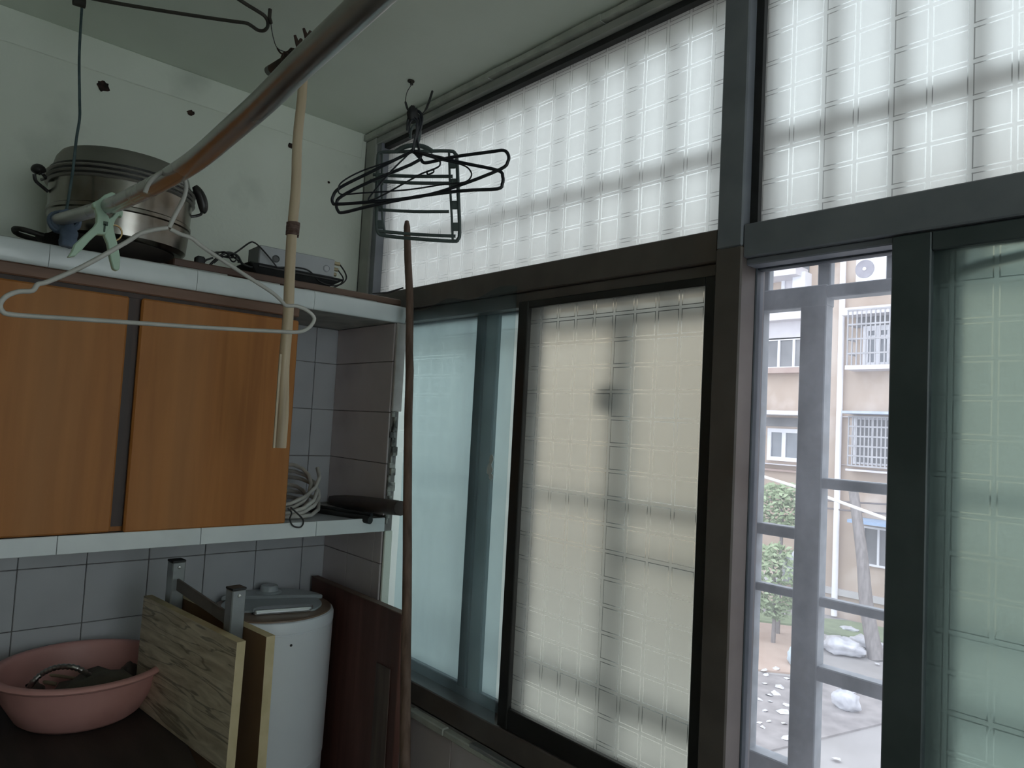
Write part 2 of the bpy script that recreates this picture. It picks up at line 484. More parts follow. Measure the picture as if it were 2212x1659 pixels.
# transom rail, mullions, bottom rail
tag(MB().box((XW, YM1, ZH), (1.285, YB, ZT)).box((XW+0.012, YM1, Z(0.30)), (1.285, YB, ZH)).build('trim_9', ALU, bevel=0.0025), kind='structure')
tag(MB().box((XW, YE, ZH), (1.285, YM0, ZT)).box((XW+0.012, YE, Z(0.325)), (1.285, YM0, ZH)).build('trim_10', ALUG, bevel=0.0025), kind='structure')
tag(MB().box((XW-0.004, YM0, Z(0.36)), (1.285, YM1, Z(0.921))).build('trim_11', ALUG, bevel=0.003), kind='structure')
tag(MB().box((XW-0.006, YM0-0.002, ZS), (1.285, YM1, Z(0.36))).build('trim_12', ALU, bevel=0.003), kind='structure')
tag(MB().box((XW-0.004, YM2, ZS), (1.285, YM2+0.055, Z(0.921))).build('trim_13', ALUG, bevel=0.003), kind='structure')
tag(MB().box((XW, YM1, ZS-0.006), (1.285, YB, Z(-0.742))).build('trim_14', ALU, bevel=0.003), kind='structure')
tag(MB().box((XW, YE, ZS-0.006), (1.285, YM0, Z(-0.742))).build('trim_15', ALU, bevel=0.003), kind='structure')
# glazing beads on the mullion's right side, and screw heads
tag(MB().box((1.222, 0.684, ZT), (1.250, YM0, Z(0.921))).build('trim_16', BLACK), kind='structure')

def pane(parent, X, y0, y1, z0, z1, mats, node=(0.337, 0.429), t=0.004):
    """glass sheet; the object's origin sits on a crossing of the glass pattern. slot 0 = room face"""
    b = MB()
    x0, x1 = X-t/2, X+t/2
    v = [(x0,y0,z0),(x1,y0,z0),(x1,y1,z0),(x0,y1,z0),(x0,y0,z1),(x1,y0,z1),(x1,y1,z1),(x0,y1,z1)]
    b.add(v, [(0,3,2,1),(4,5,6,7),(0,1,5,4),(1,2,6,5),(2,3,7,6)], 1)
    b.add(v, [(3,0,4,7)], 0)
    n = Vector((X, node[0], Z(node[1])))
    b.v = [tuple(Vector(p)-n+origin(parent)) for p in b.v]
    o = b.build('pane', mats, parent, fix=False)
    # merge so the box is closed
    bm = bmesh.new(); bm.from_mesh(o.data); bmesh.ops.remove_doubles(bm, verts=bm.verts, dist=1e-6)
    bmesh.ops.recalc_face_normals(bm, faces=bm.faces); bm.to_mesh(o.data); bm.free()
    o.location = n - origin(parent)
    return o

FR_T = frost('frosted_glass', (0.39,0.40,0.405,1), rough=0.44, line_rough=0.262, diff=0.52, dcol=(1.0,1.0,0.99,1))
FR_L = frost('frosted_glass_lower', (0.52,0.52,0.48,1), rough=0.47, line_rough=0.268, diff=0.36, dcol=(0.50,0.515,0.475,1))
FR_G = frost('frosted_glass_green', (0.39,0.465,0.45,1), rough=0.52, line_rough=0.33, diff=0.60, dcol=(0.40,0.485,0.47,1))
FR_S = frost('frosted_glass_side', (0.45,0.52,0.52,1), rough=0.60, line_rough=0.45, diff=0.70, dcol=(0.48,0.55,0.54,1))
BK = glass_back('glass_outer_face', (0.96,0.985,0.975,1))
BKG = glass_back('glass_outer_face_green', (0.86,0.96,0.91,1))

w1 = empty('window_1', (XG, 1.4, ZT), kind='structure')
pane(w1, XG, YM1-0.008, 2.075, ZT-0.008, Z(0.918), [FR_T, BK], node=(0.337, 0.429))
w2 = empty('window_2', (XG, 0.2, ZT), kind='structure')
pane(w2, XG, YM2+0.04, YM0+0.008, ZT-0.008, Z(0.918), [FR_T, BK], node=(0.3373, 0.429))
CLR = clear_sheet('clear_glass', (0.95,0.97,0.97,1), 0.04, (0.8,0.85,0.85,1), gloss=0.03, hnoise=False)
w5 = empty('window_5', (XG, -0.9, ZT), kind='structure')
pane(w5, XG, YE+0.02, YM2+0.01, ZT-0.008, Z(0.918), [FR_T, BK])

def sash(parent, X0, X1, y0, y1, z0, z1, ls, rs, top, bot, mats, gm, node, xg=None, name='sash'):
    """frame with stiles ls (high-Y side) and rs (low-Y side), rails, and a pane"""
    fr = MB()
    fr.box((X0, y1-ls, z0), (X1, y1, z1))
    fr.box((X0, y0, z0), (X1, y0+rs, z1))
    fr.box((X0+0.001, y0+rs, z1-top), (X1-0.001, y1-ls, z1))
    fr.box((X0+0.001, y0+rs, z0), (X1-0.001, y1-ls, z0+bot))
    f = fr.build(name, mats, parent, bevel=0.002)
    pane(f, xg or (X0+X1)/2, y0+rs-0.006, y1-ls+0.006, z0+bot-0.006, z1-top+0.006, gm, node)
    return f

ZB = Z(-0.742)
w3 = empty('window_3', (XG, 1.4, ZB), kind='structure')
# room-side sash with the pale pane
sash(w3, 1.203, 1.232, 0.752, 1.326, ZB+0.002, Z(0.312), 0.036, 0.030, 0.018, 0.050, SASHB, [FR_L, BK], (1.020, 0.2585))
# outer sash at the end wall
s2 = sash(w3, 1.246, 1.274, 1.30, 2.14, ZB+0.002, Z(0.315), 0.03, 0.02, 0.020, 0.030, ALUG, [FR_S, BK], (1.60, 0.25), xg=1.262)
MB().box((1.234, 1.496, ZB+0.03), (1.256, 1.530, Z(0.298))).build('stile_side', mat('navy_stile', (0.035,0.058,0.068,1), (0.05,0.078,0.09,1), scale=8, rough=0.5), s2, bevel=0.003)
MB().box((1.240, 1.446, ZB+0.03), (1.256, 1.4955, Z(0.298))).build('meeting_stile', mat('blue_grey_stile', (0.16,0.21,0.23,1), (0.20,0.26,0.28,1), scale=8, rough=0.45), s2, bevel=0.003)
w4 = empty('window_4', (XG, 0.2, ZB), kind='structure')
CLEAR = clear_sheet('dusty_clear_glass', (0.93,0.93,0.97,1), 0.10, (0.70,0.72,0.80,1), gloss=0.03)
fr = MB()
fr.box((1.246, 0.352, ZB+0.002), (1.274, 0.404, Z(0.335))).box((1.246, 0.695, ZB+0.002), (1.274, 0.716, Z(0.335)))
fr.box((1.247, 0.404, Z(0.322)), (1.273, 0.695, Z(0.335))).box((1.247, 0.404, ZB+0.002), (1.273, 0.695, ZB+0.035))
s3 = fr.build('sash', mat('navy_grey_sash', (0.035,0.045,0.058,1), (0.055,0.067,0.082,1), scale=8, rough=0.45), w4, bevel=0.002)
MB().box((1.259, 0.398, ZB+0.03), (1.262, 0.70, Z(0.326))).build('pane', CLEAR, s3)
sash(w4, 1.203, 1.232, -0.30, 0.4365, ZB+0.002, Z(0.335), 0.058, 0.03, 0.030, 0.045, mat('dark_teal_sash', (0.050,0.064,0.068,1), (0.075,0.092,0.096,1), scale=8, rough=0.45), [FR_G, BKG], (0.12, 0.25))
w6 = empty('window_6', (XG, -0.9, ZB), kind='structure')
fr = MB()
for y in (YM2-0.03, -1.10, -1.42, YE): fr.box((1.203, y, ZB+0.002), (1.232, y+0.03, Z(0.335)))
fr.box((1.204, YE+0.03, Z(0.305)), (1.231, YM2-0.03, Z(0.335))).box((1.204, YE+0.03, ZB+0.002), (1.231, YM2-0.03, ZB+0.04))
s6 = fr.build('sash', ALUG, w6, bevel=0.002)
pane(s6, 1.218, YE+0.02, YM2, ZB+0.03, Z(0.31), [FR_L, BK], (-1.5, 0.25))
# unseen glazed end behind the camera, added to brighten the room
w7 = empty('added_window_7', (0.1, YF-0.06, 0.70), kind='structure')
fr = MB().box((-0.35, YF-0.09, 0.70), (1.20, YF-0.03, 0.74)).box((-0.35, YF-0.09, ZC-0.04), (1.20, YF-0.03, ZC)).box((0.10, YF-0.09, 0.74), (0.15, YF-0.03, ZC-0.04))
s7 = fr.build('frame', ALUG, w7)
MB().box((0.14, YF-0.062, 0.73), (1.21, YF-0.058, ZC-0.03)).build('pane', CLR, s7)
MB().box((-0.36, YF-0.062, 0.73), (0.11, YF-0.058, ZC-0.03)).build('pane', CLR, s7)
# screw on the frame corner, and bug-marked sealing film over the end sash

# ================================================================== OUTSIDE
XC = 1.40
SCG = XC/1.237
GALV = mat('weathered_grille', (0.24,0.27,0.29,1), (0.33,0.36,0.38,1), scale=30, rough=0.55, metal=0.0, c3=(0.22,0.22,0.21,1), s3=12, lo3=0.55, hi3=0.75)
cage = empty('security_grille', (XC, 0.7, Z(-0.9)), 'grey metal security grille fixed outside the balcony windows', 'window grille')
bar_me = None
for k in range(-9, 13):
    y = (0.671 + 0.1143*k)*SCG
    zlo, zhi = Z(0.265*SCG), Z(1.02)
    if bar_me is None:
        b = MB().box((-0.010, -0.013, 0), (0.010, 0.013, zhi-zlo)).build('bar', GALV, base=(0,0,0), bevel=0.002)
        bar_me = b.data; bpy.data.objects.remove(b)
    inst('bar', bar_me, (XC, y, zlo), cage)
CY0, CY1 = -1.2, 2.25
def crail(y0, y1, z0, z1, dx=0.014, x=XC):
    MB().box((x-dx, y0, Z(z0*SCG)), (x+dx, y1, Z(z1*SCG))).build('rail', GALV, cage, bevel=0.002)
crail(CY0, CY1, 0.556, 0.580)
crail(CY0, CY1, 0.886, 0.905)
crail(0.548*SCG, CY1, 0.236, 0.274, 0.018)
crail(CY0, 0.548*SCG, 0.250, 0.272, 0.018)
crail(0.59*SCG, CY1, -0.176, -0.156)
crail(0.59*SCG, 0.995*SCG, -0.279, -0.264, 0.010)
crail(0.59*SCG, CY1, -0.600, -0.562, 0.018)
crail(CY0, 0.55*SCG, -0.082, -0.064)
crail(CY0, 0.55*SCG, -0.283, -0.267, 0.010)
crail(CY0, 0.55*SCG, -0.407, -0.382)
crail(CY0, CY1, -0.72, -0.70, 0.018)
def cpost(y0, y1, z0, z1, dx=0.018):
    MB().box((XC-dx, y0*SCG, Z(z0*SCG)), (XC+dx, y1*SCG, Z(z1*SCG))).build('post', GALV, cage, bevel=0.002)
cpost(0.549, 0.595, -0.72, 0.25, 0.016)
cpost(0.667, 0.688, -0.60, 0.24, 0.014)
cpost(0.988, 1.032, -0.72, 0.25, 0.016)
cpost(1.49, 1.53, -0.72, 0.25)
cpost(0.16, 0.20, -0.72, 0.25)
cpost(-0.45, -0.41, -0.72, 0.25)
# tray of the grille and its brackets, seen only as pale edges on the rails
c = onX(1312, 862, XC-0.075)
m = MB().lathe([(0.0,-0.014),(0.028,-0.014),(0.036,-0.007),(0.036,0.007),(0.028,0.014),(0.0,0.014)], c, 20, axis=(1,0,0))
pul = empty('clothesline_pulley', c, 'black clothesline pulley on the grille post behind the pale frosted pane', 'pulley')
m.build('wheel', BLACK, pul, smooth=40)
MB().bar(c+Vector((0.012,0.0,0.0)), Vector((XC-0.016, 1.0*SCG, c.z+0.005)), 0.012, 0.03).build('bracket', BLACK, pul, bevel=0.002)
# stick lying against the green pane outside
a, b_ = onX(2052, 592, 1.240), onX(2290, 530, 1.240)
m = MB().tube([a, a.lerp(b_, 0.3)+Vector((0,0,0.004)), b_], [0.008,0.0075,0.007], 8)
tag(m.build('batten', mat('dark_green_rod', (0.035,0.06,0.05,1), (0.05,0.08,0.065,1), rough=0.6), smooth=40), 'thin dark stick behind the green frosted pane', 'stick')

# ---- block of flats across the yard -------------------------------------------------
XF = 19.0
def FA(px, py, dx=0.0):
    p = onX(px, py, XF); p.x -= dx; return p
ZG = FA(1803, 1332).z          # yard level
FACADE = mat('stained_render', (0.42,0.335,0.265,1), (0.49,0.405,0.33,1), scale=0.8, rough=0.95, detail=8, c3=(0.56,0.48,0.41,1), s3=0.7, lo3=0.5, hi3=0.62, bump=0.3, bscale=20)
WFR = mat('white_window_frame', (0.72,0.73,0.76,1), (0.78,0.79,0.82,1), scale=4, rough=0.5)
FGL = mat('far_glass', (0.17,0.19,0.21,1), (0.25,0.27,0.29,1), scale=1.5, rough=0.15)
FGD = mat('far_dark_room_shade', (0.16,0.165,0.17,1), (0.23,0.235,0.24,1), scale=1.2, rough=0.4)
LEDGE = mat('far_ledge', (0.60,0.58,0.60,1), (0.68,0.66,0.68,1), scale=2, rough=0.8)
REDB = mat('far_red_band', (0.40,0.30,0.26,1), (0.46,0.36,0.31,1), scale=3, rough=0.9)
GRIL = mat('far_grille', (0.33,0.33,0.34,1), (0.42,0.42,0.43,1), scale=3, rough=0.6)
bld = empty('apartment_building', (XF, 9, ZG), 'beige rendered apartment block across the yard with barred windows', 'building')
MB().box((XF, -18, ZG), (XF+9, 34, Z(6.0))).build('wall', FACADE, bld)
MB().box((XF-0.35, -18.2, Z(6.0)), (XF+9, 34.2, Z(6.3))).build('roof', CONC, bld)
def fbox(name, px0, py0, px1, py1, depth, m, parent=None, inset=0.0):
    a, b = FA(px0, py0), FA(px1, py1)
    return MB().box((XF-inset-depth, a.y, a.z), (XF-inset, b.y, b.z)).build(name, m, parent or bld)
def fwin(px0, py0, px1, py1, mull=(), glass=FGL, fw=0.09, rails=()):
    """window: frame with panes behind, in facade pixels of the photograph"""
    a, b = FA(px0, py0), FA(px1, py1)
    y0, y1, z0, z1 = min(a.y,b.y), max(a.y,b.y), min(a.z,b.z), max(a.z,b.z)
    w = MB()
    w.box((XF-0.10, y0, z0), (XF-0.01, y0+fw, z1)).box((XF-0.10, y1-fw, z0), (XF-0.01, y1, z1))
    w.box((XF-0.10, y0+fw, z0), (XF-0.01, y1-fw, z0+fw)).box((XF-0.10, y0+fw, z1-fw), (XF-0.01, y1-fw, z1))
    for t in mull:
        ym = y1+(y0-y1)*t
        w.box((XF-0.09, ym-fw*0.5, z0+fw), (XF-0.01, ym+fw*0.5, z1-fw))
    for t in rails:
        zm = z0+(z1-z0)*t
        w.box((XF-0.085, y0+fw, zm-fw*0.4), (XF-0.01, y1-fw, zm+fw*0.4))
    f = w.build('window', WFR, bld)
    MB().box((XF-0.05, y0+fw*0.5, z0+fw*0.5), (XF-0.005, y1-fw*0.5, z1-fw*0.5)).build('pane', glass, f)
    return f
def fgrille(px0, py0, px1, py1, nv, nh, out=0.45):
    a, b = FA(px0, py0), FA(px1, py1)
    y0, y1, z0, z1 = min(a.y,b.y), max(a.y,b.y), min(a.z,b.z), max(a.z,b.z)
    g = MB()
    for k in range(nv+1):
        y = y0+(y1-y0)*k/nv
        g.box((XF-out-0.015, y-0.015, z0), (XF-out+0.015, y+0.015, z1))
    for k in range(nh+1):
        z = z0+(z1-z0)*k/nh
        g.box((XF-out-0.02, y0, z-0.02), (XF-out+0.02, y1, z+0.02))
        for yy in (y0, y1): g.box((XF-out, yy-0.02, z-0.02), (XF, yy+0.02, z+0.02))
    return g.build('window_bars', GRIL, bld)
# left column (seen left of the broad grille post)
fbox('ledge', 1600, 683, 1760, 692, 0.5, LEDGE)
fbox('recess_shade_panel', 1652, 693, 1760, 798, 0.02, FGD)  # flat panel, the recess's shading put into its grey
fbox('lintel_panel', 1640, 700, 1760, 730, 0.10, LEDGE)
fwin(1655, 733, 1745, 797, (0.35, 0.7), FGD, 0.07)
fbox('sill', 1640, 797, 1760, 806, 0.25, REDB)
fbox('awning', 1655, 889, 1760, 900, 0.9, LEDGE)
fbox('recess_shade_panel', 1640, 901, 1760, 924, 0.03, FGD)  # dark panel painting the shade under the awning
fwin(1662, 925, 1745, 1000, (0.42,), FGL, 0.11)
fbox('sill', 1640, 1000, 1760, 1008, 0.3, LEDGE)
fbox('sill', 1640, 1014, 1760, 1020, 0.12, REDB)
fwin(1580, 560, 1612, 640, (0.5,), FGL)
# caged balcony at the top left
fbox('recess_shade_panel', 1664, 470, 1748, 596, 0.02, FGD)
fgrille(1664, 470, 1742, 594, 9, 4, 0.7)
fbox('balcony_floor', 1660, 594, 1746, 602, 0.75, LEDGE)
fwin(1692, 600, 1728, 660, (), LEDGE, 0.10)
fbox('vent_hood', 1727, 595, 1752, 655, 0.4, WFR)
# right column
fwin(1874, 470, 1975, 563, (0.5,), FGL, 0.14)
fbox('lintel', 1835, 672, 1990, 676, 0.5, LEDGE)
fbox('recess_shade_panel', 1850, 677, 1990, 700, 0.02, FGD)
fwin(1868, 706, 1985, 792, (0.27, 0.5, 0.75), FGL, 0.13, rails=(0.72,))
fgrille(1850, 677, 1990, 796, 14, 4, 0.5)
fbox('sill', 1846, 794, 1990, 800, 0.6, LEDGE)
fbox('awning', 1842, 890, 1990, 899, 0.7, mat('far_blue_awning', (0.40,0.46,0.58,1), (0.48,0.53,0.63,1), scale=3, rough=0.6))
fwin(1848, 902, 1985, 1012, (0.3, 0.62), FGD, 0.05)
fgrille(1846, 901, 1990, 1016, 16, 5, 0.35)
fbox('sill', 1840, 1016, 1990, 1024, 0.4, LEDGE)
fbox('awning', 1862, 1124, 1990, 1134, 0.9, mat('far_blue_awning2', (0.30,0.42,0.60,1), (0.36,0.48,0.64,1), scale=3, rough=0.6))
fwin(1866, 1135, 1985, 1240, (0.3, 0.6), FGD, 0.05)
fbox('plinth', 1600, 1240, 2100, 1330, 0.10, mat('far_plinth', (0.44,0.43,0.42,1), (0.52,0.51,0.50,1), scale=1.0, rough=0.95))
fbox('course', 1815, 1003, 1848, 1006, 0.06, LEDGE)
fbox('course', 1815, 899, 1848, 902, 0.06, LEDGE)
# white downpipe
a, b_ = FA(1806, 1328, 0.12), FA(1800, 300, 0.12)
ym = 0.5*(a.y+b_.y)
MB().tube([(XF-0.12, a.y, ZG+0.05), (XF-0.12, a.y, Z(6.0))], 0.075, 10).build('downpipe', mat('white_pipe', (0.86,0.86,0.9,1), (0.92,0.92,0.95,1), rough=0.45), bld, smooth=40)
# the windows to both sides, seen only as soft tones through the frosted panes
for col in (-12.0, -7.0, -2.0, 3.0, 13.5, 18.5, 23.5, 28.5):
    for z in (Z(-2.2), Z(0.55), Z(3.3)):
        w = MB(); y0, y1, z0, z1 = col-0.9, col+0.9, z-0.75, z+0.75; fw = 0.1
        w.box((XF-0.10, y0, z0), (XF-0.01, y0+fw, z1)).box((XF-0.10, y1-fw, z0), (XF-0.01, y1, z1)).box((XF-0.1, col-fw/2, z0+fw), (XF-0.01, col+fw/2, z1-fw))
        w.box((XF-0.10, y0+fw, z0), (XF-0.01, y1-fw, z0+fw)).box((XF-0.10, y0+fw, z1-fw), (XF-0.01, y1-fw, z1))
        f = w.build('window', WFR, bld)
        MB().box((XF-0.05, y0+0.05, z0+0.05), (XF-0.005, y1-0.05, z1-0.05)).build('pane', FGL, f)
        MB().box((XF-0.35, y0-0.1, z0-0.1), (XF, y1+0.1, z0)).build('sill', LEDGE, bld)

# air conditioner on the far wall
ac0, ac1 = FA(1862, 566, 0.0), FA(1948, 612, 0.0)
ac = empty('air_conditioner_unit', (XF-0.2, (ac0.y+ac1.y)/2, ac1.z), 'white outdoor air conditioner unit high on the beige far wall', 'air conditioner')
MB().box((XF-0.38, ac1.y, ac1.z), (XF-0.06, ac0.y, ac0.z)).build('casing', WFR, ac, bevel=0.02)
fc = FA(1881, 587, 0.385)
MB().lathe([(0.0,-0.01),(0.19,-0.01),(0.235,0.0),(0.235,0.012),(0.0,0.012)], fc, 28, axis=(-1,0,0)).build('fan_grille', mat('fan_grey', (0.27,0.26,0.29,1), (0.33,0.32,0.35,1), rough=0.6), ac, smooth=40)
MB().lathe([(0.0,0.012),(0.045,0.012),(0.045,0.03),(0.0,0.034)], fc, 16, axis=(-1,0,0)).build('fan_hub', WFR, ac, smooth=40)
MB().box((XF-0.30, ac1.y+0.08, ac1.z-0.10), (XF-0.02, ac1.y+0.12, ac1.z)).build('bracket', WFR, ac)
MB().box((XF-0.30, ac0.y-0.12, ac1.z-0.10), (XF-0.02, ac0.y-0.08, ac1.z)).build('bracket', WFR, ac)
# brown tarpaulin hanging by the lower left window
t0, t1, t2, t3 = FA(1635, 874, 1.0), FA(1664, 866, 1.0), FA(1680, 915, 1.0), FA(1640, 925, 1.0)
tag(MB().prism([t0, t1, t2, t3], (0.25, 0, 0)).build('tarpaulin', mat('brown_tarp', (0.24,0.19,0.185,1), (0.30,0.245,0.23,1), scale=3, rough=0.8), bevel=0.02), 'brown tarpaulin propped beside the lower far window', 'tarpaulin')

# ---- yard -----------------------------------------------------------------------
GROUND = mat('yard_ground', (0.30,0.29,0.28,1), (0.38,0.37,0.36,1), scale=0.7, rough=0.95, bump=0.5, bscale=6, detail=9)
tag(MB().box((1.9, -25, ZG-0.2), (30, 40, ZG)).build('yard_ground', GROUND), 'grey concrete yard below the window between the two buildings', 'ground', kind='structure')
def patch(name, pts, m, label, cat, h=0.03):
    P = [onZ(x, y, ZG) for x, y in pts]
    return tag(MB().prism(P, (0, 0, h)).build(name, m), label, cat)
patch('grass_strip', [(1560,1322),(1735,1336),(1830,1345),(1915,1362),(1915,1392),(1790,1372),(1735,1356),(1560,1336)],
      mat('yard_grass', (0.19,0.24,0.14,1), (0.25,0.31,0.18,1), scale=3, rough=0.95, bump=0.8, bscale=15), 'green grass strip at the foot of the far building', 'grass', 0.06)
patch('dirt_patch', [(1560,1338),(1735,1358),(1760,1420),(1740,1460),(1640,1450),(1560,1440)],
      mat('yard_dirt', (0.42,0.32,0.26,1), (0.50,0.40,0.33,1), scale=1.2, rough=0.95), 'bare brown earth patch in the yard', 'earth', 0.035)
patch('rubble_bed', [(1600,1452),(1740,1468),(1920,1470),(1930,1560),(1600,1640)],
      mat('yard_rubble', (0.22,0.205,0.20,1), (0.34,0.32,0.31,1), scale=2.5, rough=0.95, bump=0.8, bscale=8), 'dark littered earth in the middle of the yard', 'earth', 0.03)

BAG = mat('white_plastic', (0.46,0.47,0.50,1), (0.66,0.67,0.70,1), scale=5, rough=0.35, bump=0.5, bscale=9)
def blob(name, c, sx, sy, sz, m, label, cat, group=None, seed=0, amp=0.3, sub=3, noise=2.2):
    bm = bmesh.new()
    bmesh.ops.create_icosphere(bm, subdivisions=sub, radius=1.0)
    from mathutils import noise as NZ
    for v in bm.verts:
        n = NZ.noise(v.co*noise + Vector((seed*7.1, seed*3.3, seed*1.7)))
        v.co *= 1 + amp*n + amp*0.5*NZ.noise(v.co*noise*2.3 + Vector((seed, 2*seed, 0)))
        v.co.x *= sx; v.co.y *= sy; v.co.z = max(v.co.z, -0.6)*sz
    zmin = min(v.co.z for v in bm.verts)
    for v in bm.verts: v.co.z -= zmin
    me = bpy.data.meshes.new(name); bm.to_mesh(me); bm.free()
    me.materials.append(m)
    me.polygons.foreach_set('use_smooth', [True]*len(me.polygons))
    o = bpy.data.objects.new(name, me); COL.objects.link(o); o.location = c
    return tag(o, label, cat, group)
def yard(px, py, h=0.03):
    p = onZ(px, py, ZG); p.z = ZG+h; return p
blob('plastic_bag', yard(1818, 1412), 0.32, 0.46, 0.20, BAG, 'large white plastic sack lying by the leaning tree trunk', 'bag', seed=1, amp=0.4)
blob('plastic_bag', yard(1868, 1398), 0.20, 0.34, 0.12, BAG, 'flattened white plastic sack beside the larger one', 'bag', seed=2, amp=0.5)
blob('plastic_bag', yard(1828, 1535), 0.15, 0.22, 0.20, BAG, 'crumpled white bag with a dark hole on the concrete', 'bag', seed=3, amp=0.4)
blob('plastic_bag', yard(1836, 1366), 0.12, 0.2, 0.07, BAG, 'small pale bag on the grass strip', 'bag', seed=4, amp=0.4)
blob('rag_heap', yard(1722, 1440), 0.16, 0.2, 0.24, mat('pale_blue_heap', (0.42,0.52,0.58,1), (0.55,0.63,0.68,1), scale=4, rough=0.6), 'pale blue rag heap on the brown earth', 'rag heap', seed=5)
SCRAP = mat('paper_scrap', (0.46,0.46,0.48,1), (0.70,0.71,0.73,1), scale=8, rough=0.6)
sm = MB(); sm.add([(-0.10,-0.06,0),(0.09,-0.08,0.02),(0.12,0.05,0.0),(0.01,0.09,0.035),(-0.11,0.05,0.01),(0,0,0.05)], [(0,1,5),(1,2,5),(2,3,5),(3,4,5),(4,0,5)])
sm.add([(-0.10,-0.06,-0.004),(0.09,-0.08,0.016),(0.12,0.05,-0.004),(0.01,0.09,0.031),(-0.11,0.05,0.006),(0,0,0.046)], [(5,1,0),(5,2,1),(5,3,2),(5,4,3),(5,0,4)])
so = sm.build('paper_scrap', SCRAP, base=(0,0,0), fix=False); sme = so.data; bpy.data.objects.remove(so)
for px, py, s in ((1650,1452,0.9),(1676,1449,1.1),(1654,1462,0.8),(1652,1481,0.7),(1684,1489,1.3),(1676,1503,1.2),(1662,1506,0.9),(1642,1516,0.7),(1698,1527,0.9),(1690,1543,1.5),(1652,1540,0.7),
                  (1640,1566,0.7),(1660,1563,0.6),(1648,1576,0.6),(1698,1600,1.2),(1694,1568,0.7),(1880,1422,0.9),(1895,1438,0.7),(1822,1492,0.8),(1846,1500,0.8),(1806,1645,0.9),(1664,1520,0.6),(1700,1470,0.8)):
    o = inst('paper_scrap', sme, yard(px, py, 0.035), None, (RND.uniform(-0.2,0.2), RND.uniform(-0.2,0.2), RND.uniform(0,6.3)), (s*0.55, s*0.8, s*0.6))
    tag(o, 'small white scrap of litter scattered on the yard ground', 'litter', 'litter scraps on the yard')
# leaning trunk
tp = [yard(1893, 1420, 0.0), None]
base = yard(1893, 1425, 0.0)
top = onX(1843, 1056, base.x+0.3)
mid = onX(1862, 1200, base.x+0.1)
trunk = empty('tree_trunk', base, 'bare leaning tree trunk in the yard beside the white sacks', 'tree')
BARK = mat('bark', (0.20,0.185,0.175,1), (0.28,0.26,0.25,1), scale=4, rough=0.95, bump=0.8, bscale=10, stretch=(4,4,1))
MB().tube(smooth_path([base, base.lerp(mid,0.5)+Vector((0,0.05,0)), mid, top], 5), [0.16-0.004*i for i in range(16)], 10).build('trunk', BARK, trunk, smooth=60)
MB().tube([top-Vector((0,0,0.12)), top+Vector((0.05,0.12,0.10))], [0.06,0.035], 8).build('branch_stub', BARK, trunk, smooth=60)
# shrubs
LEAF = mat('shrub_leaf', (0.24,0.31,0.17,1), (0.36,0.43,0.27,1), scale=3, rough=0.7)
def shrub(px, py, X, rx, ry, rz, n, label, seed):
    r = random.Random(seed)
    c = onX(px, py, X)
    root = empty('green_shrub', (c.x, c.y, ZG), label, 'shrub', 'shrubs by the far wall')
    m = MB()
    for k in range(n):
        d = Vector((r.gauss(0,1), r.gauss(0,1), r.gauss(0,1))).normalized()*r.uniform(0.45,1)**0.5
        p = c + Vector((d.x*rx, d.y*ry, d.z*rz))
        a = Vector((r.uniform(-1,1), r.uniform(-1,1), r.uniform(-0.6,0.6))).normalized()
        b = a.orthogonal().normalized()
        s = r.uniform(0.05, 0.10)
        m.add([p-a*s, p+b*s*0.5+Vector((0,0,0.015)), p+a*s, p-b*s*0.5+Vector((0,0,0.015))], [(0,1,2,3)])
    m.build('foliage', LEAF, root, fix=False)
    MB().tube([(c.x,c.y,ZG), (c.x+0.05,c.y,c.z-rz*0.3), (c.x,c.y+0.05,c.z+rz*0.4)], [0.05,0.035,0.012], 6).build('stem', BARK, root, smooth=60)
shrub(1688, 1098, 16.0, 0.6, 0.75, 0.62, 1100, 'rounded green shrub above the grille rail by the far wall', 3)
shrub(1674, 1255, 15.2, 0.55, 0.62, 0.85, 1100, 'smaller loose green shrub below the rounded one', 4)
blob('plastic_bag', onX(1716, 1262, 15.3), 0.22, 0.26, 0.42, BAG, 'tall white sack standing beside the green shrubs', 'bag', seed=6)
# cables and a pale pole crossing the yard
CAB = mat('cable_grey', (0.16,0.14,0.14,1), (0.2,0.18,0.18,1), rough=0.7)
for n, (pa, pb, X, lab) in enumerate((((1560,1048),(1960,1090),XF-0.14,'upper dark cable strung across the yard'), ((1560,1058),(1960,1112),XF-0.14,'lower dark cable strung across the yard'))):
    a, b_ = onX(*pa, X), onX(*pb, X)
    tag(MB().tube([a + (b_-a)*t + Vector((0,0,-0.12*4*t*(1-t))) for t in [i/10 for i in range(11)]], 0.022, 6).build('overhead_cable', CAB, smooth=60), lab, 'cable')
a, b_ = onX(1580, 1008, 6.0), onX(1962, 1138, 6.0)
dpl = empty('drying_pole', ((a.x+b_.x)/2, (a.y+b_.y)/2, ZG), 'pale drying pole slanting across the yard outside the clear pane', 'pole')
PPL = mat('pale_pole', (0.62,0.60,0.56,1), (0.70,0.68,0.64,1), rough=0.5)
MB().tube([a, a.lerp(b_,0.5)+Vector((0,0,0.02)), b_], 0.013, 8).build('pole', PPL, dpl, smooth=60)
for q in (a, b_): MB().tube([(q.x, q.y, ZG), (q.x, q.y, q.z+0.03)], 0.02, 8).build('support_post', PPL, dpl, smooth=60)

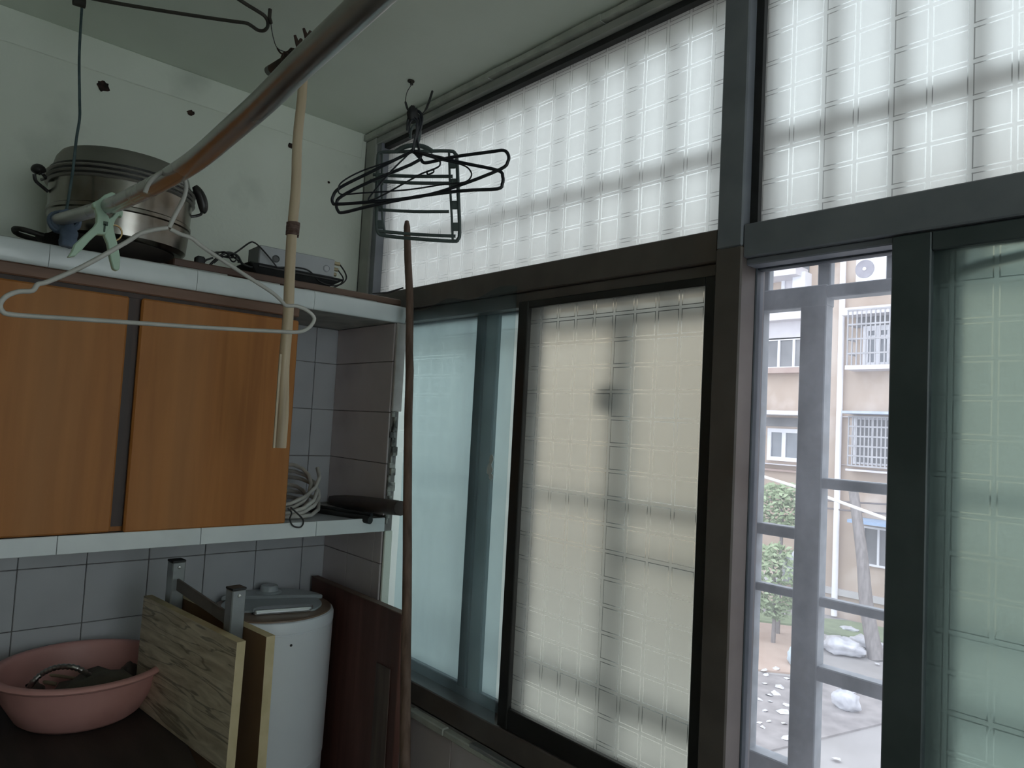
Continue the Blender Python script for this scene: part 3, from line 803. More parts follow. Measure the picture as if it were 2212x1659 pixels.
# ================================================================== INSIDE: shelves and cabinet
ZU0, ZU1 = Z(0.284), Z(0.334)     # upper shelf slab
ZL0, ZL1 = Z(-0.331), Z(-0.291)   # lower shelf slab
def shelf(z0, z1, x1, label, seams, lip):
    root = empty('concrete_shelf', (0.3, 1.97, z0), label, 'shelf')
    MB().box((XL, YN+0.008, z0), (x1, YB-0.006 if z0 < ZU0 else YB, z1-0.003)).build('slab', CONC if z0 > Z(0) else TILE, root)
    xs = [XL] + seams + [x1]
    for a, b in zip(xs[:-1], xs[1:]):
        if lip:
            pr_ = [(YN+0.010, z0), (YN+0.003, z0)] + [(YN+0.006-0.010*math.sin(t*math.pi/14)**0.5, z0+(z1-z0)*(0.5-0.5*math.cos(t*math.pi/14))) for t in range(1, 14)] + [(YN+0.003, z1), (YN+0.010, z1)]
            MB().prism([Vector((a+0.0005, yy, zz)) for yy, zz in pr_], (b-a-0.0010, 0, 0)).build('edge_tile', TILEW, root, smooth=50)
        else: MB().box((a+0.0006, YN-0.002, z0), (b-0.0006, YN+0.008, z1)).build('edge_tile', TILEW, root, bevel=0.001)
    return root
s_up = [round(onY(x, y, YN).x, 4) for x, y in ((105,565),(424,620),(677,668))]
s_up = [s_up[0]-0.3*k for k in (3,2,1)] + s_up
sh_u = shelf(ZU0, ZU1, 1.168, 'upper concrete shelf with rounded white tile edge carrying the pot', [s for s in s_up if s > XL+0.02], True)
s_lo = [round(onY(x, y, YN).x, 4) for x, y in ((122,1185),(433,1160),(683,1136))]
s_lo = [s_lo[0]-0.3*k for k in (3,2,1)] + s_lo
sh_l = shelf(ZL0, ZL1, XN-0.001, 'lower concrete shelf with white tile edge under the cabinet', [s for s in s_lo if s > XL+0.02], False)
# mortar on top of the upper shelf's front edge
mm = MB(); x = XL
while x < 1.16:
    w = RND.uniform(0.03, 0.09)
    mm.box((x, YN+0.004+RND.uniform(0,0.004), ZU1-0.004), (min(x+w, 1.165), YN+0.05, ZU1+RND.uniform(0.0005, 0.004)))
    x += w
mm.build('mortar_bed', CONC, sh_u)

def wood(name, c1, c2, c3, grain=(14,14,0.7), scale=3.0, rough=0.5, s3=1.3, lo3=0.5, hi3=0.75):
    return mat(name, c1, c2, scale=scale, rough=rough, stretch=grain, detail=8, c3=c3, s3=s3, lo3=lo3, hi3=hi3, distort=0.6, bump=0.05, bscale=20)
PLY = wood('orange_plywood', (0.34,0.118,0.020,1), (0.45,0.168,0.034,1), (0.41,0.185,0.062,1), grain=(10,10,0.6), s3=0.5, lo3=0.45, hi3=0.8, rough=0.6)
REDW = wood('red_brown_wood', (0.15,0.075,0.045,1), (0.22,0.115,0.075,1), (0.12,0.06,0.035,1), grain=(0.7,10,10))
DARKW = wood('dark_wood', (0.035,0.018,0.014,1), (0.065,0.034,0.026,1), (0.03,0.018,0.015,1))
cab = empty('wall_cabinet', (0.0, 1.97, ZL1), 'orange plywood wall cabinet with two sliding doors between the shelves', 'cabinet')
xr = 0.836                     # right end of the cabinet
MB().box((XL+0.01, YN+0.022, ZL1), (0.825, YB-0.02, ZL1+0.012)).build('bottom_panel', PLY, cab)
MB().box((0.812, YN+0.016, ZL1+0.012), (0.827, YB-0.02, Z(0.245))).build('side_panel', PLY, cab)
MB().box((XL+0.01, YB-0.02, ZL1+0.012), (0.812, YB-0.0085, Z(0.245))).build('back_panel', DARKW, cab)
MB().box((XL+0.01, YN+0.004, Z(0.257)), (xr, YN+0.03, ZU0)).build('top_rail', REDW, cab, bevel=0.003)
MB().box((XL+0.01, YN+0.012, Z(0.246)), (xr-0.004, YN+0.04, Z(0.257))).build('track', DARKW, cab)
xg0, xg1 = 0.4215, 0.4480
MB().box((xg1, YN-0.002, Z(-0.292)), (xr-0.002, YN+0.014, Z(0.247))).build('door', PLY, cab, bevel=0.004)
MB().box((-0.16, YN-0.002, Z(-0.289)), (xg0, YN+0.014, Z(0.246))).build('door', PLY, cab, bevel=0.004)
MB().box((-0.73, YN+0.000, Z(-0.289)), (-0.18, YN+0.014, Z(0.246))).build('door', PLY, cab, bevel=0.004)
MB().box((xg0-0.004, YN+0.015, ZL1+0.012), (xg1+0.004, YN+0.030, Z(0.246))).build('divider', DARKW, cab)

# ---- steamer pot ------------------------------------------------------------------
ALUM = mat('polished_aluminium', (0.25,0.235,0.21,1), (0.38,0.365,0.34,1), scale=6, rough=0.14, metal=1.0, c3=(0.17,0.14,0.11,1), s3=8, lo3=0.40, hi3=0.66, rough2=0.34, bump=0.16, bscale=16)
LIDM = mat('dull_aluminium', (0.24,0.23,0.21,1), (0.32,0.31,0.285,1), scale=5, rough=0.5, metal=0.85, c3=(0.28,0.25,0.22,1), s3=6)
BAKE = mat('black_bakelite', (0.014,0.012,0.012,1), (0.022,0.020,0.019,1), rough=0.35)
pc = Vector((0.428, 1.962, 0))
zb = ZU1+0.046
BANDM = mat('rim_band_metal', (0.50,0.48,0.45,1), (0.60,0.58,0.55,1), scale=9, rough=0.38, metal=0.8)
pot = empty('steamer_pot', (pc.x, pc.y, zb), 'large dented aluminium steamer pot with black handles on the upper shelf', 'pot')
R = 0.158
zr0 = Z(0.515)                # foot of the rim bands
MB().lathe([(0.0,zb),(R*0.90,zb),(R*0.955,zb+0.010),(R*0.985,zb+0.064),(R*1.005,zb+0.067),(R*1.005,zb+0.075),(R*0.985,zb+0.078),(R,zr0-0.004),(R,zr0)], (pc.x,pc.y,0), 64).build('body', ALUM, pot, smooth=35)
for k in range(3):
    z = zr0+0.004+k*0.0115
    MB().lathe([(R*0.985,z-0.0035),(R+0.003,z-0.0035),(R+0.007,z-0.001),(R+0.003,z+0.0022),(R*0.985,z+0.0022)], (pc.x,pc.y,0), 64).build('rim_band', BANDM, pot, smooth=50)
    MB().lathe([(R*0.97,z+0.0020),(R+0.0005,z+0.0020),(R+0.0005,z+0.0082),(R*0.97,z+0.0082)], (pc.x,pc.y,0), 64).build('rim_groove', BAKE, pot)
zl = zr0+0.034
MB().lathe([(R-0.002,zl),(R*0.96,zl+0.010),(R*0.93,zl+0.030),(R*0.88,zl+0.043),(R*0.6,zl+0.055),(R*0.25,zl+0.060),(0.0,zl+0.061)], (pc.x,pc.y,0), 64).build('lid', LIDM, pot, smooth=40)
for gpts, wpts in (([(420,402),(424,408),(430,418),(436,432),(439,446),(439,454),(437,459)], [(402,428),(414,420),(421,412)]),
                   ([(73,372),(77,368),(83,366),(89,368),(94,374)], [(98,384),(94,378),(90,374)])):
    hy = 1.915 if gpts[0][0] > 200 else 1.945
    w1_ = [onY(x, y, hy) for x, y in wpts]
    h = MB().tube(smooth_path([onY(wpts[0][0]-8, wpts[0][1]+4, hy+0.05)] + w1_, 4), 0.0038, 6).build('handle', BAKE, pot, smooth=60)
    if gpts[0][0] > 200: w2 = [(437,456),(434,463),(426,466),(414,468),(400,470)]
    else: w2 = [(74,376),(76,388),(82,396),(92,404),(104,414)]
    MB().tube(smooth_path([onY(x, y, hy+0.012*i/4) for i, (x, y) in enumerate(w2)], 4), 0.0038, 6).build('handle_wire', BAKE, h, smooth=60)
    k = len(gpts)
    MB().tube(smooth_path([onY(x, y, hy) for x, y in gpts], 3), [0.006+0.0075*math.sin(math.pi*min(1,max(0,(i+0.6)/(3*(k-1)+1.2)))) for i in range(3*(k-1)+1)], 10).build('grip', BAKE, h, smooth=60)
# black iron wok; its black also fills in the darkness under the pot
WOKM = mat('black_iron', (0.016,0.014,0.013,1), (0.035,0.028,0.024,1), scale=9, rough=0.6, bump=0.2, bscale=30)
wok = empty('iron_wok', (pc.x-0.02, pc.y, ZU1), 'low black iron wok filling the darkness under the aluminium pot', 'wok')
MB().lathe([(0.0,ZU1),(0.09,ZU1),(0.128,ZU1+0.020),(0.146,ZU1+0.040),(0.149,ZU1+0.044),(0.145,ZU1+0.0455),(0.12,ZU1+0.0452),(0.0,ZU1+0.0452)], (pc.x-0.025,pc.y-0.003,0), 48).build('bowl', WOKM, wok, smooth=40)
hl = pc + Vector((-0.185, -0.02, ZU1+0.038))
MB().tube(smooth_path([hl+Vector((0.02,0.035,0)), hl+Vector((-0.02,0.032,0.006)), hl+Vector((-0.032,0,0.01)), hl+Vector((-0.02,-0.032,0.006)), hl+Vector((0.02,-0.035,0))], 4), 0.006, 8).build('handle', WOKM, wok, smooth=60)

# ---- plank, boxes and cables on the upper shelf ---------------------------------------
pk = MB()
x0 = onY(372, 590, YN+0.02).x
pk.box((x0, YN+0.018, ZU1+0.004), (1.163, YN+0.14, ZU1+0.024))
tag(pk.build('shelf_plank', wood('shelf_plank_wood', (0.085,0.042,0.030,1), (0.14,0.075,0.055,1), (0.20,0.13,0.095,1), grain=(0.7,9,9)), bevel=0.003), 'narrow brown plank along the front of the upper shelf', 'plank')
tag(MB().box((0.98, YN+0.145, ZU1+0.0005), (1.163, YB-0.01, ZU1+0.016)).build('plywood_offcut', wood('pale_offcut', (0.26,0.17,0.11,1), (0.36,0.25,0.17,1), (0.2,0.13,0.09,1), grain=(0.7,9,9)), bevel=0.002), 'small plywood offcut at the window end of the upper shelf', 'board')
# black router under the set-top box
zk = ZU1+0.0245
rt = empty('black_router', (0.86, 1.905, zk), 'flat black plastic box under the silver set-top box', 'router')
q = [(0.735,1.862,zk),(0.945,1.862,zk),(0.945,1.925,zk),(0.735,1.925,zk)]
pr = MB(); pr.add([(0.735,1.850,zk),(0.935,1.850,zk),(0.935,1.928,zk),(0.735,1.928,zk),(0.705,1.830,zk+0.032),(0.985,1.830,zk+0.032),(0.985,1.93,zk+0.032),(0.705,1.93,zk+0.032)],
       [(0,3,2,1),(4,5,6,7),(0,1,5,4),(1,2,6,5),(2,3,7,6),(3,0,4,7)])
pr.build('casing', BLACK, rt, bevel=0.003)
MB().box((0.73,1.829,zk+0.022),(0.96,1.833,zk+0.026)).build('seam', BAKE, rt)
SILV = mat('silver_plastic', (0.36,0.37,0.39,1), (0.42,0.43,0.45,1), scale=6, rough=0.42, metal=0.25)
zs = zk+0.0325
stb = empty('set_top_box', (0.87, 1.91, zs), 'silver grey set-top box with a round button on the upper shelf', 'set-top box')
ang = math.radians(-3)
ex, ey = Vector((math.cos(ang), math.sin(ang), 0)), Vector((-math.sin(ang), math.cos(ang), 0))
YS = 1.842
xL_, xR_ = onY(563, 560, YS).x, onY(723, 570, YS).x
hxs, hzs = (xR_-xL_)/2, (onY(723, 562, YS).z-zs)/2
cc = Vector(((xL_+xR_)/2, YS+0.042, zs+hzs))
MB().obox(cc, ex*hxs, ey*0.042, Vector((0,0,hzs))).build('casing', SILV, stb, bevel=0.002)
MB().obox(cc-ex*(hxs+0.0006), ex*0.0012, ey*0.040, Vector((0,0,hzs-0.002))).build('side_plate', mat('graphite_plastic', (0.09,0.092,0.095,1), (0.11,0.112,0.115,1), rough=0.4), stb)
bc = cc + ex*(hxs-0.024) - ey*0.042 + Vector((0,0,-0.004))
MB().lathe([(0.0,0.002),(0.0072,0.002),(0.0082,0.001),(0.0086,0.0025),(0.0098,0.0025),(0.0102,0.0)], bc, 24, axis=-ey).build('button', mat('silver_button', (0.42,0.43,0.46,1), (0.46,0.47,0.5,1), rough=0.35, metal=0.3), stb, smooth=30)
bc = cc - ex*(hxs-0.045) - ey*0.042 + Vector((0,0,-0.004))
MB().lathe([(0.0,0.002),(0.0072,0.002),(0.0082,0.001),(0.0086,0.0025),(0.0098,0.0025),(0.0102,0.0)], bc, 24, axis=-ey).build('button', MATS['graphite_plastic'], stb, smooth=30)
PLUGY = mat('brass_plug', (0.40,0.33,0.20,1), (0.5,0.42,0.27,1), rough=0.4, metal=0.5)
for k, zz in enumerate((0.018, 0.003, -0.010)):
    a = cc + ex*hxs + ey*(-0.03+0.01*k) + Vector((0,0,zz))
    MB().tube([a, a+ex*0.020], 0.0055, 8).build('plug', PLUGY, stb, smooth=50)
WIRE = mat('black_cable', (0.014,0.014,0.015,1), (0.03,0.03,0.032,1), rough=0.5)
def cable(name, pts, r, m, label, cat='cable', n=6, group=None):
    return tag(MB().tube(smooth_path(pts, n), r, 6).build(name, m, smooth=60), label, cat, group)
a = cc + ex*(hxs+0.02) - ey*0.03 + Vector((0,0,0.018))
cable('video_cable', [a, onY(745,588,1.86), onY(748,602,1.86), onY(738,613,1.85), onY(718,617,1.845), onY(690,608,1.84), onY(668,585,1.835), onY(640,578,1.832), onY(598,578,1.832)], 0.0022, WIRE, 'black cable looping from the right end of the silver box')
a = cc + ex*(hxs+0.02) - ey*0.02 + Vector((0,0,0.003))
cable('video_cable', [a, onY(741,600,1.865), onY(738,611,1.855), onY(726,619,1.85), onY(706,627,1.83)], 0.0020, WIRE, 'short cable hanging from the plugs of the silver box')
zc_ = ZU1+0.0265
cable('power_cable', [onY(598,577,1.83), onY(585,560,1.83), onY(563,535,1.84), onY(549,524,1.85), onY(538,525,1.85), onY(505,548,1.86), onY(478,556,1.87), onY(462,568,1.87)], 0.0022, WIRE, 'black cable arched up over the silver box')
cl = []
for k in range(34):
    t = k/33*4.2*math.pi
    base_ = onY(488+26*math.cos(t*0.9)+8*math.sin(1.7*t), 566-20*abs(math.sin(t*0.45))+5*math.sin(2.3*t), 1.86+0.02*math.sin(t*0.7))
    base_.z = max(base_.z, zk+0.004)
    cl.append(base_)
cable('coiled_cable', cl, 0.0020, WIRE, 'tangled coil of black cable left of the silver box', n=4)
cable('coiled_cable', [onY(452,574,1.86), onY(470,557,1.86), onY(490,546,1.855), onY(512,552,1.85), onY(524,570,1.84), onY(545,578,1.835)], 0.0032, WIRE, 'thicker black cable arch beside the tangled coil')
pp = onY(431, 566, 1.86)
pl = empty('power_plug', pp, 'black power plug lying on the plank left of the cables', 'plug')
MB().obox(pp+Vector((0,0,0.002)), (0.011,0,0), (0,0.012,0), (0,0,0.012)).build('body', BLACK, pl, bevel=0.004)
MB().tube([pp+Vector((0.010,0,0.002)), onY(447,561,1.86), onY(460,557,1.86)], 0.0025, 6).build('cord', WIRE, pl, smooth=60)
# thin strip poking over the shelf end
tag(MB().tube([onY(805,634,1.85), onY(838,632,1.85), onY(871,622,1.84)], [0.0012,0.003,0.0025], 6).build('black_strip', BLACK, smooth=60), 'thin black strip sticking out at the shelf end by the stick', 'strip')

# ---- things on the lower shelf in the niche --------------------------------------------
WHT = mat('white_cable', (0.46,0.44,0.41,1), (0.58,0.56,0.52,1), scale=20, rough=0.5, c3=(0.30,0.28,0.26,1), s3=14)
coil = []
for k in range(90):
    t = k/89*6*2*math.pi
    q = k/89
    rx, ry = 0.085+0.018*math.sin(t*0.37), 0.10+0.02*math.cos(t*0.29)
    coil.append(Vector((0.90+rx*math.cos(t)+0.008*math.sin(3.1*q*6), 1.955+ry*math.sin(t), ZL1+0.010+0.085*q+0.020*math.cos(t-0.8)+0.035*q*math.cos(t-0.9)+0.006*math.sin(5*t*0.2))))
    coil[-1].z = max(coil[-1].z, ZL1+0.006)
tag(MB().tube(coil, 0.0058, 7).build('cable_coil', WHT, smooth=60), 'loose coil of white cable on the lower shelf beside the cabinet', 'cable')
DRK = mat('dark_pole', (0.045,0.028,0.024,1), (0.075,0.05,0.043,1), scale=8, rough=0.5)
ra = Vector((1.065, 2.08, ZL1+0.029)); rb = onY(852, 1097, YN-0.075); rb.z = ZL1+0.022
rb = atD(852, 1097, 1.98)
dp = empty('rolling_rod', (ra+rb)/2, 'thick dark brown round rod jutting over the lower shelf edge', 'rod')
MB().tube([atD(722,1079,2.33), atD(850,1096,2.00)], 0.0215, 16).build('shaft', DRK, dp, smooth=50)
MB().tube([atD(850,1096,2.00), atD(866,1098,1.965)], [0.0215,0.0205], 16).build('end_cap', mat('dark_pole_end', (0.075,0.055,0.05,1), (0.10,0.08,0.07,1), rough=0.6), dp, smooth=50)
for k, (pa, pb, r, lab) in enumerate((((640,1098),(800,1124),0.011,'black tube lying in front of the white coil'), ((660,1090),(803,1112),0.0055,'thin dark rod lying behind the black tube'))):
    p0 = onZ(pa[0], pa[1]+0, ZL1+r); d0 = onY(pb[0], pb[1], YN-0.03)
    p1 = atD(pb[0], pb[1], 2.02+0.03*k)
    p0 = atD(pa[0], pa[1], 2.17+0.04*k)
    tag(MB().tube([p0, p1], r, 10).build('black_tube', BLACK, smooth=50), lab, 'tube')
lp = [onY(x, y, YN-0.008) for x, y in ((622,1098),(630,1108),(626,1122),(633,1136),(648,1139),(655,1131),(653,1120),(640,1107),(628,1096))]
tag(MB().tube(smooth_path(lp, 5), 0.0022, 6).build('wire_loop', WIRE, smooth=60), 'black wire loop hanging over the lower shelf edge', 'wire')

# ================================================================== hanging things
STEEL = mat('stainless_tube', (0.40,0.385,0.37,1), (0.48,0.465,0.45,1), scale=4, rough=0.22, metal=1.0, c3=(0.34,0.30,0.27,1), s3=8, lo3=0.5, hi3=0.8, rough2=0.34)
RUST = mat('rusty_iron', (0.030,0.018,0.014,1), (0.075,0.040,0.028,1), scale=22, rough=0.85, bump=0.3, bscale=50)
IRON = mat('dark_iron', (0.025,0.022,0.017,1), (0.045,0.038,0.03,1), scale=25, rough=0.7, bump=0.3, bscale=60)
XR = 0.285
rod_pts = [onX(x, y, XR) for x, y in ((800,0),(722,73),(650,140),(570,219),(500,281),(440,333),(400,362),(350,392),(300,417),(240,444),(180,461))]
rod_pts.append(onY(124, 476, 1.80))
near = rod_pts[0]
_dr = rod_pts[0]-rod_pts[2]
rod_pts = [rod_pts[0]+_dr*3.6, rod_pts[0]+_dr*1.8] + rod_pts
rod = empty('drying_rail', rod_pts[-1], 'bent stainless steel drying rail running overhead toward the camera', 'rail')
MB().tube(smooth_path(rod_pts, 4), 0.0136, 20).build('tube', STEEL, rod, smooth=60)
# blue cord from the ceiling to the rail's far end
CORD = mat('dark_teal_cord', (0.045,0.075,0.080,1), (0.075,0.115,0.125,1), scale=60, rough=0.85)
BLUE = mat('blue_cloth', (0.075,0.105,0.16,1), (0.13,0.17,0.24,1), scale=20, rough=0.9, bump=0.5, bscale=60)
ct = onZ(178, 2, ZC); ce = rod_pts[-1]+Vector((0.01,-0.02,0.0))
cordr = empty('hanging_cord', ce, 'dark blue cord tied from the ceiling to the far end of the rail', 'cord')
pts = [ct] + [onY(x, y, t) for x, y, t in ((174,60,1.945),(171,130,1.905),(172,215,1.865),(172,255,1.845),(165,300,1.825),(157,370,1.805),(146,440,1.80))] + [ce+Vector((0,0,0.012))]
MB().tube(smooth_path(pts, 4), 0.0030, 7).build('strand', CORD, cordr, smooth=60)
for k in range(5):
    c = ce + Vector((RND.uniform(-0.008,0.008), -0.012+0.010*k, -0.002))
    ring = [c + Vector((math.cos(a)*0.019, 0.006*math.sin(2*a+k), math.sin(a)*0.019)) for a in [2*math.pi*i/16 for i in range(16)]]
    MB().tube(ring, 0.0055, 6, closed=True).build('knot_turn', BLUE, cordr, smooth=60)
kn = blob('cloth_tail', ce+Vector((0.006,-0.020,-0.062)), 0.019, 0.015, 0.034, BLUE, None, None, seed=9, amp=0.45, noise=1.6)
kn.parent = cordr; kn.location = kn.location-origin(cordr)
# bent iron bar with hook under the ceiling
ZI = ZC-0.055
ib = [onZ(x, y, ZI) for x, y in ((150,-14),(225,2),(330,20),(440,37),(510,47),(532,50),(545,57),(557,65),(570,66),(578,58),(578,46),(571,34),(553,22),(530,8),(500,-12))]
iron = empty('iron_hanger_bar', ib[0], 'dark bent iron rod forming a loop just under the ceiling', 'iron rod')
MB().tube(smooth_path(ib, 4), 0.0042, 8).build('rod', IRON, iron, smooth=60)
nub = onZ(582, 38, ZI)
MB().tube([nub+Vector((0,0,0.02)), nub, onZ(585, 49, ZI)], 0.0045, 8).build('hook_tip', IRON, iron, smooth=60)
st = onZ(560, 20, ZI+0.004)
for q in (onZ(222, 2, ZI), onZ(150, -14, ZI)):
    MB().tube([q, Vector((q.x, q.y, ZC+0.002))], 0.004, 8).build('ceiling_staple', IRON, iron, smooth=60)
cp = onZ(171, 4, ZI)
MB().tube([cp+Vector((-0.012,0,0)), cp+Vector((0.012,0,0.002))], 0.012, 10).build('ceiling_plug', IRON, iron, smooth=60)
# rusty tube carrying the clothes fork
XT, ZTB = 0.675, Z(0.85)
ta = onZ(582, 153, ZTB); XT = ta.x
tube = empty('rusty_tube', ta, 'short rusty tube hung from the iron loop behind the steel rail', 'tube')
tb = Vector((XT+0.006, 0.98, ZTB+0.10))
tb = onZ(700, 80, ZTB+0.01)
MB().tube([ta, ta.lerp(tb, 0.5), tb], 0.0115, 14).build('shaft', RUST, tube, smooth=60)
MB().tube([ta+(ta-tb).normalized()*0.004, ta+(tb-ta).normalized()*0.012], 0.0118, 14).build('end_cap', mat('tube_end', (0.10,0.105,0.095,1), (0.16,0.165,0.15,1), rough=0.6), tube, smooth=60)
wq = onZ(623, 124, ZTB)
MB().tube(smooth_path([onZ(585,50,ZI), onZ(590,80,ZI-0.03), atD(600,105,1.72), wq+Vector((0,0,0.012))], 4), 0.0011, 5).build('wire', WIRE, tube, smooth=60)
MB().tube(smooth_path([atD(599,104,1.72), atD(608,116,1.72), wq+Vector((0,0,0.010))], 3), 0.0022, 6).build('wire_wrap', RUST, tube, smooth=60)
wr = [wq + (tb-ta).normalized()*(0.0015*k-0.012) + Vector((math.cos(k*1.1)*0.0135, 0, math.sin(k*1.1)*0.0135)) for k in range(26)]
MB().tube(wr, 0.0022, 5).build('wire_wrap', RUST, tube, smooth=60)
# bamboo clothes fork hanging from the tube
BAM = mat('bamboo', (0.50,0.39,0.26,1), (0.60,0.48,0.34,1), scale=4, rough=0.45, stretch=(14,14,0.8), c3=(0.33,0.25,0.17,1), s3=2)
bt = atD(648, 118, 1.63); bx, by = bt.x, bt.y
bt = atD(652, 190, 1.60); bx, by = bt.x, bt.y
zb0 = onY(590, 967, by).z
pole = empty('clothes_fork', (bx, by, zb0), 'pale bamboo clothes fork hanging upright in front of the cabinet', 'clothes fork')
zt = Z(0.785)
prof = []
n = 24
for k in range(n+1):
    z = zb0+(zt-zb0)*k/n
    prof.append((bx + 0.0015*math.sin(k*0.9) + (0.010*(1-k/n)**2), by+0.001*math.cos(k*1.3), z))
rad = [0.0124-0.0022*k/n for k in range(n+1)]
MB().tube(prof, rad, 14).build('shaft', BAM, pole, smooth=60)
zj = onY(627, 480, by).z
zj2 = onY(627, 508, by).z
xj = bx+0.003
hx = []
for k in range(70):
    hx.append(Vector((xj+math.cos(k*0.9)*0.0138, by+math.sin(k*0.9)*0.0138, zj2+(zj-zj2)*k/69)))
MB().tube(hx, 0.0018, 5).build('binding', mat('rust_wire', (0.085,0.045,0.035,1), (0.20,0.13,0.11,1), scale=70, rough=0.7), pole, smooth=60)
for zz in (onY(598,765,by).z,):
    MB().obox((bx+0.004-0.0135, by-0.0095, (zb0+zz)/2), (0.0022,0,0), (0,0.0022,0), (0,0,(zz-zb0)/2)).build('split_edge', mat('bamboo_inner', (0.46,0.38,0.27,1), (0.55,0.47,0.35,1), rough=0.7), pole)
for (p0, l, r_, s) in (((645,112),(637,77),(651,84),0), ((664,97),(656,62),(671,67),1)):
    d = 1.61
    q0, q1, q2 = atD(*p0, d), atD(*l, d), atD(*r_, d)
    qm = q0.lerp((q1+q2)/2, 0.35)
    f = MB().tube([Vector((bx,by,zt-0.01)), q0, qm, q1], [0.005,0.0065,0.0062,0.0034], 6).tube([qm, q2], [0.0062,0.0034], 6)
    f.build('fork_prong', RUST, pole, smooth=60)

# white wire hanger on the rail
WW = mat('white_coated_wire', (0.38,0.37,0.345,1), (0.48,0.47,0.44,1), scale=15, rough=0.45)
hk = onX(372, 376, XR); YH = hk.y
def hp_(x, y): return onY(x, y, YH)
hang = empty('wire_hanger', hp_(340, 700), 'white coated wire clothes hanger hooked on the steel rail', 'clothes hanger')
rodz = hk
hookpts = [hp_(313,417), hp_(322,396), hp_(340,378), hp_(365,368), hp_(390,376), hp_(402,400), hp_(396,430), hp_(378,465), hp_(365,492)]
MB().tube(smooth_path(hookpts, 4), 0.0030, 8).build('hook', WW, hang, smooth=60)
body = [hp_(362,492), hp_(330,497), hp_(300,506), hp_(270,525), hp_(180,575), hp_(105,608), hp_(82,614), hp_(70,628), hp_(40,630), hp_(14,640), hp_(1,656), hp_(5,672), hp_(30,680),
        hp_(150,688), hp_(300,698), hp_(450,708), hp_(600,716), hp_(645,717), hp_(668,707), hp_(679,688), hp_(664,671), hp_(640,661), hp_(618,660), hp_(606,648), hp_(585,630), hp_(520,588), hp_(440,535), hp_(415,515), hp_(390,506), hp_(368,495)]
MB().tube(smooth_path(body, 4), 0.0030, 8).build('frame', WW, hang, smooth=60)

# pale green clip on the rail
GRN = mat('pale_green_plastic', (0.40,0.56,0.43,1), (0.46,0.62,0.49,1), scale=8, rough=0.4)
cY = onX(232, 450, XR).y - 0.012
def cp_(x, y, dy=0.0): return onY(x, y, cY+dy)
clip = empty('quilt_clip', cp_(205, 560), 'pale green plastic clip gripping the steel rail', 'clip')
def zc(x, y): return (x/4.424, 380+y/4.424)     # measured in the enlarged crop
armA = [(885,255),(905,245),(945,225),(1000,180),(1070,152),(1105,165),(1110,190),(1090,205),(1045,205),(1005,240),(990,300),(1000,340),(1040,385),(1060,470),(1040,530),(1010,562),(930,555),(860,620),(780,710),(720,765),(650,775),(690,715),(715,650),(800,570),(900,480),(925,440),(930,380),(910,300),(890,300)]
armB = [(1130,310),(1165,320),(1180,350),(1165,400),(1140,375),(1100,430),(1085,480),(1095,540),(1125,650),(1150,770),(1145,890),(1125,905),(1085,890),(1060,800),(1030,640),(1000,570),(1000,480),(1030,410),(1075,385)]
MB().prism([cp_(*zc(*p)) for p in armA], (0, 0.015, 0)).build('jaw', GRN, clip, bevel=0.0015)
MB().prism([cp_(*zc(*p), 0.004) for p in armB], (0, 0.015, 0)).build('jaw', GRN, clip, bevel=0.0015)
spg = [cp_(*zc(1090+75*math.cos(a), 545+75*math.sin(a)), 0.018) for a in [2*math.pi*i/20 for i in range(20)]]
MB().tube(spg, 0.0016, 6, closed=True).build('spring', mat('brass_spring', (0.35,0.25,0.12,1), (0.42,0.3,0.15,1), rough=0.35, metal=0.9), clip, smooth=60)
pv = cp_(*zc(1010, 455), -0.0008)
MB().obox(pv, (0.0035,0,0), (0,0.001,0), (0,0,0.0035)).obox(pv+Vector((-0.001,0,-0.008)), (0.0012,0,0), (0,0.001,0), (0,0,0.007)).build('pivot_slot', mat('slot_dark', (0.06,0.09,0.07,1), (0.08,0.11,0.09,1), rough=0.8), clip)

# ---- bunch of hangers on a nail by the window ------------------------------------------
nl = onZ(888, 174, ZC)
knot = atD(892, 248, 1.77)
nail = empty('ceiling_nail', nl, 'nail in the ceiling with a thin wire holding the bunch of hangers', 'nail')
MB().tube([nl+Vector((0,0,0.01)), nl+Vector((0.003,0,-0.012))], 0.0045, 8).tube([nl+Vector((0,0,-0.0005)), nl+Vector((0,0,-0.004))], 0.010, 10).build('nail', IRON, nail, smooth=50)
MB().tube(smooth_path([nl+Vector((0.003,0,-0.010)), atD(879,200,1.93), atD(876,222,1.84), atD(882,240,1.78), knot], 4), 0.0012, 5).build('wire', WIRE, nail, smooth=60)
MB().tube(smooth_path([atD(876,221,1.845), atD(881,236,1.79), knot], 4), 0.0030, 6).build('wire_sleeve', BLACK, nail, smooth=60)
tb_ = blob('tape_knot', knot+Vector((0,0,-0.018)), 0.015, 0.013, 0.026, BLACK, None, None, seed=21, amp=0.3)
tb_.parent = nail; tb_.location = tb_.location-origin(nail)
DK = 1.77
BLU = mat('black_blue_plastic', (0.010,0.011,0.016,1), (0.018,0.020,0.028,1), rough=0.35)
def hg(pts, d0=DK, n=4, closed=False):
    """points (x, y, extra depth)"""
    return smooth_path([atD(p[0], p[1], d0-0.42*(p[2] if len(p) > 2 else 0)) for p in pts], n, closed)
def hanger(name, hook, frame, r, rh, m, label, extra=None):
    root = empty(name, atD(892, 262, DK), label, 'clothes hanger', 'hangers bunched by the window')
    MB().tube(hg(hook), rh, 7).build('hook', m, root, smooth=60)
    MB().tube(hg(frame, closed=True), r, 8, closed=True).build('frame', m, root, smooth=60)
    if extra: MB().tube(hg(extra), r*0.9, 8).build('notch_bar', m, root, smooth=60)
    return root
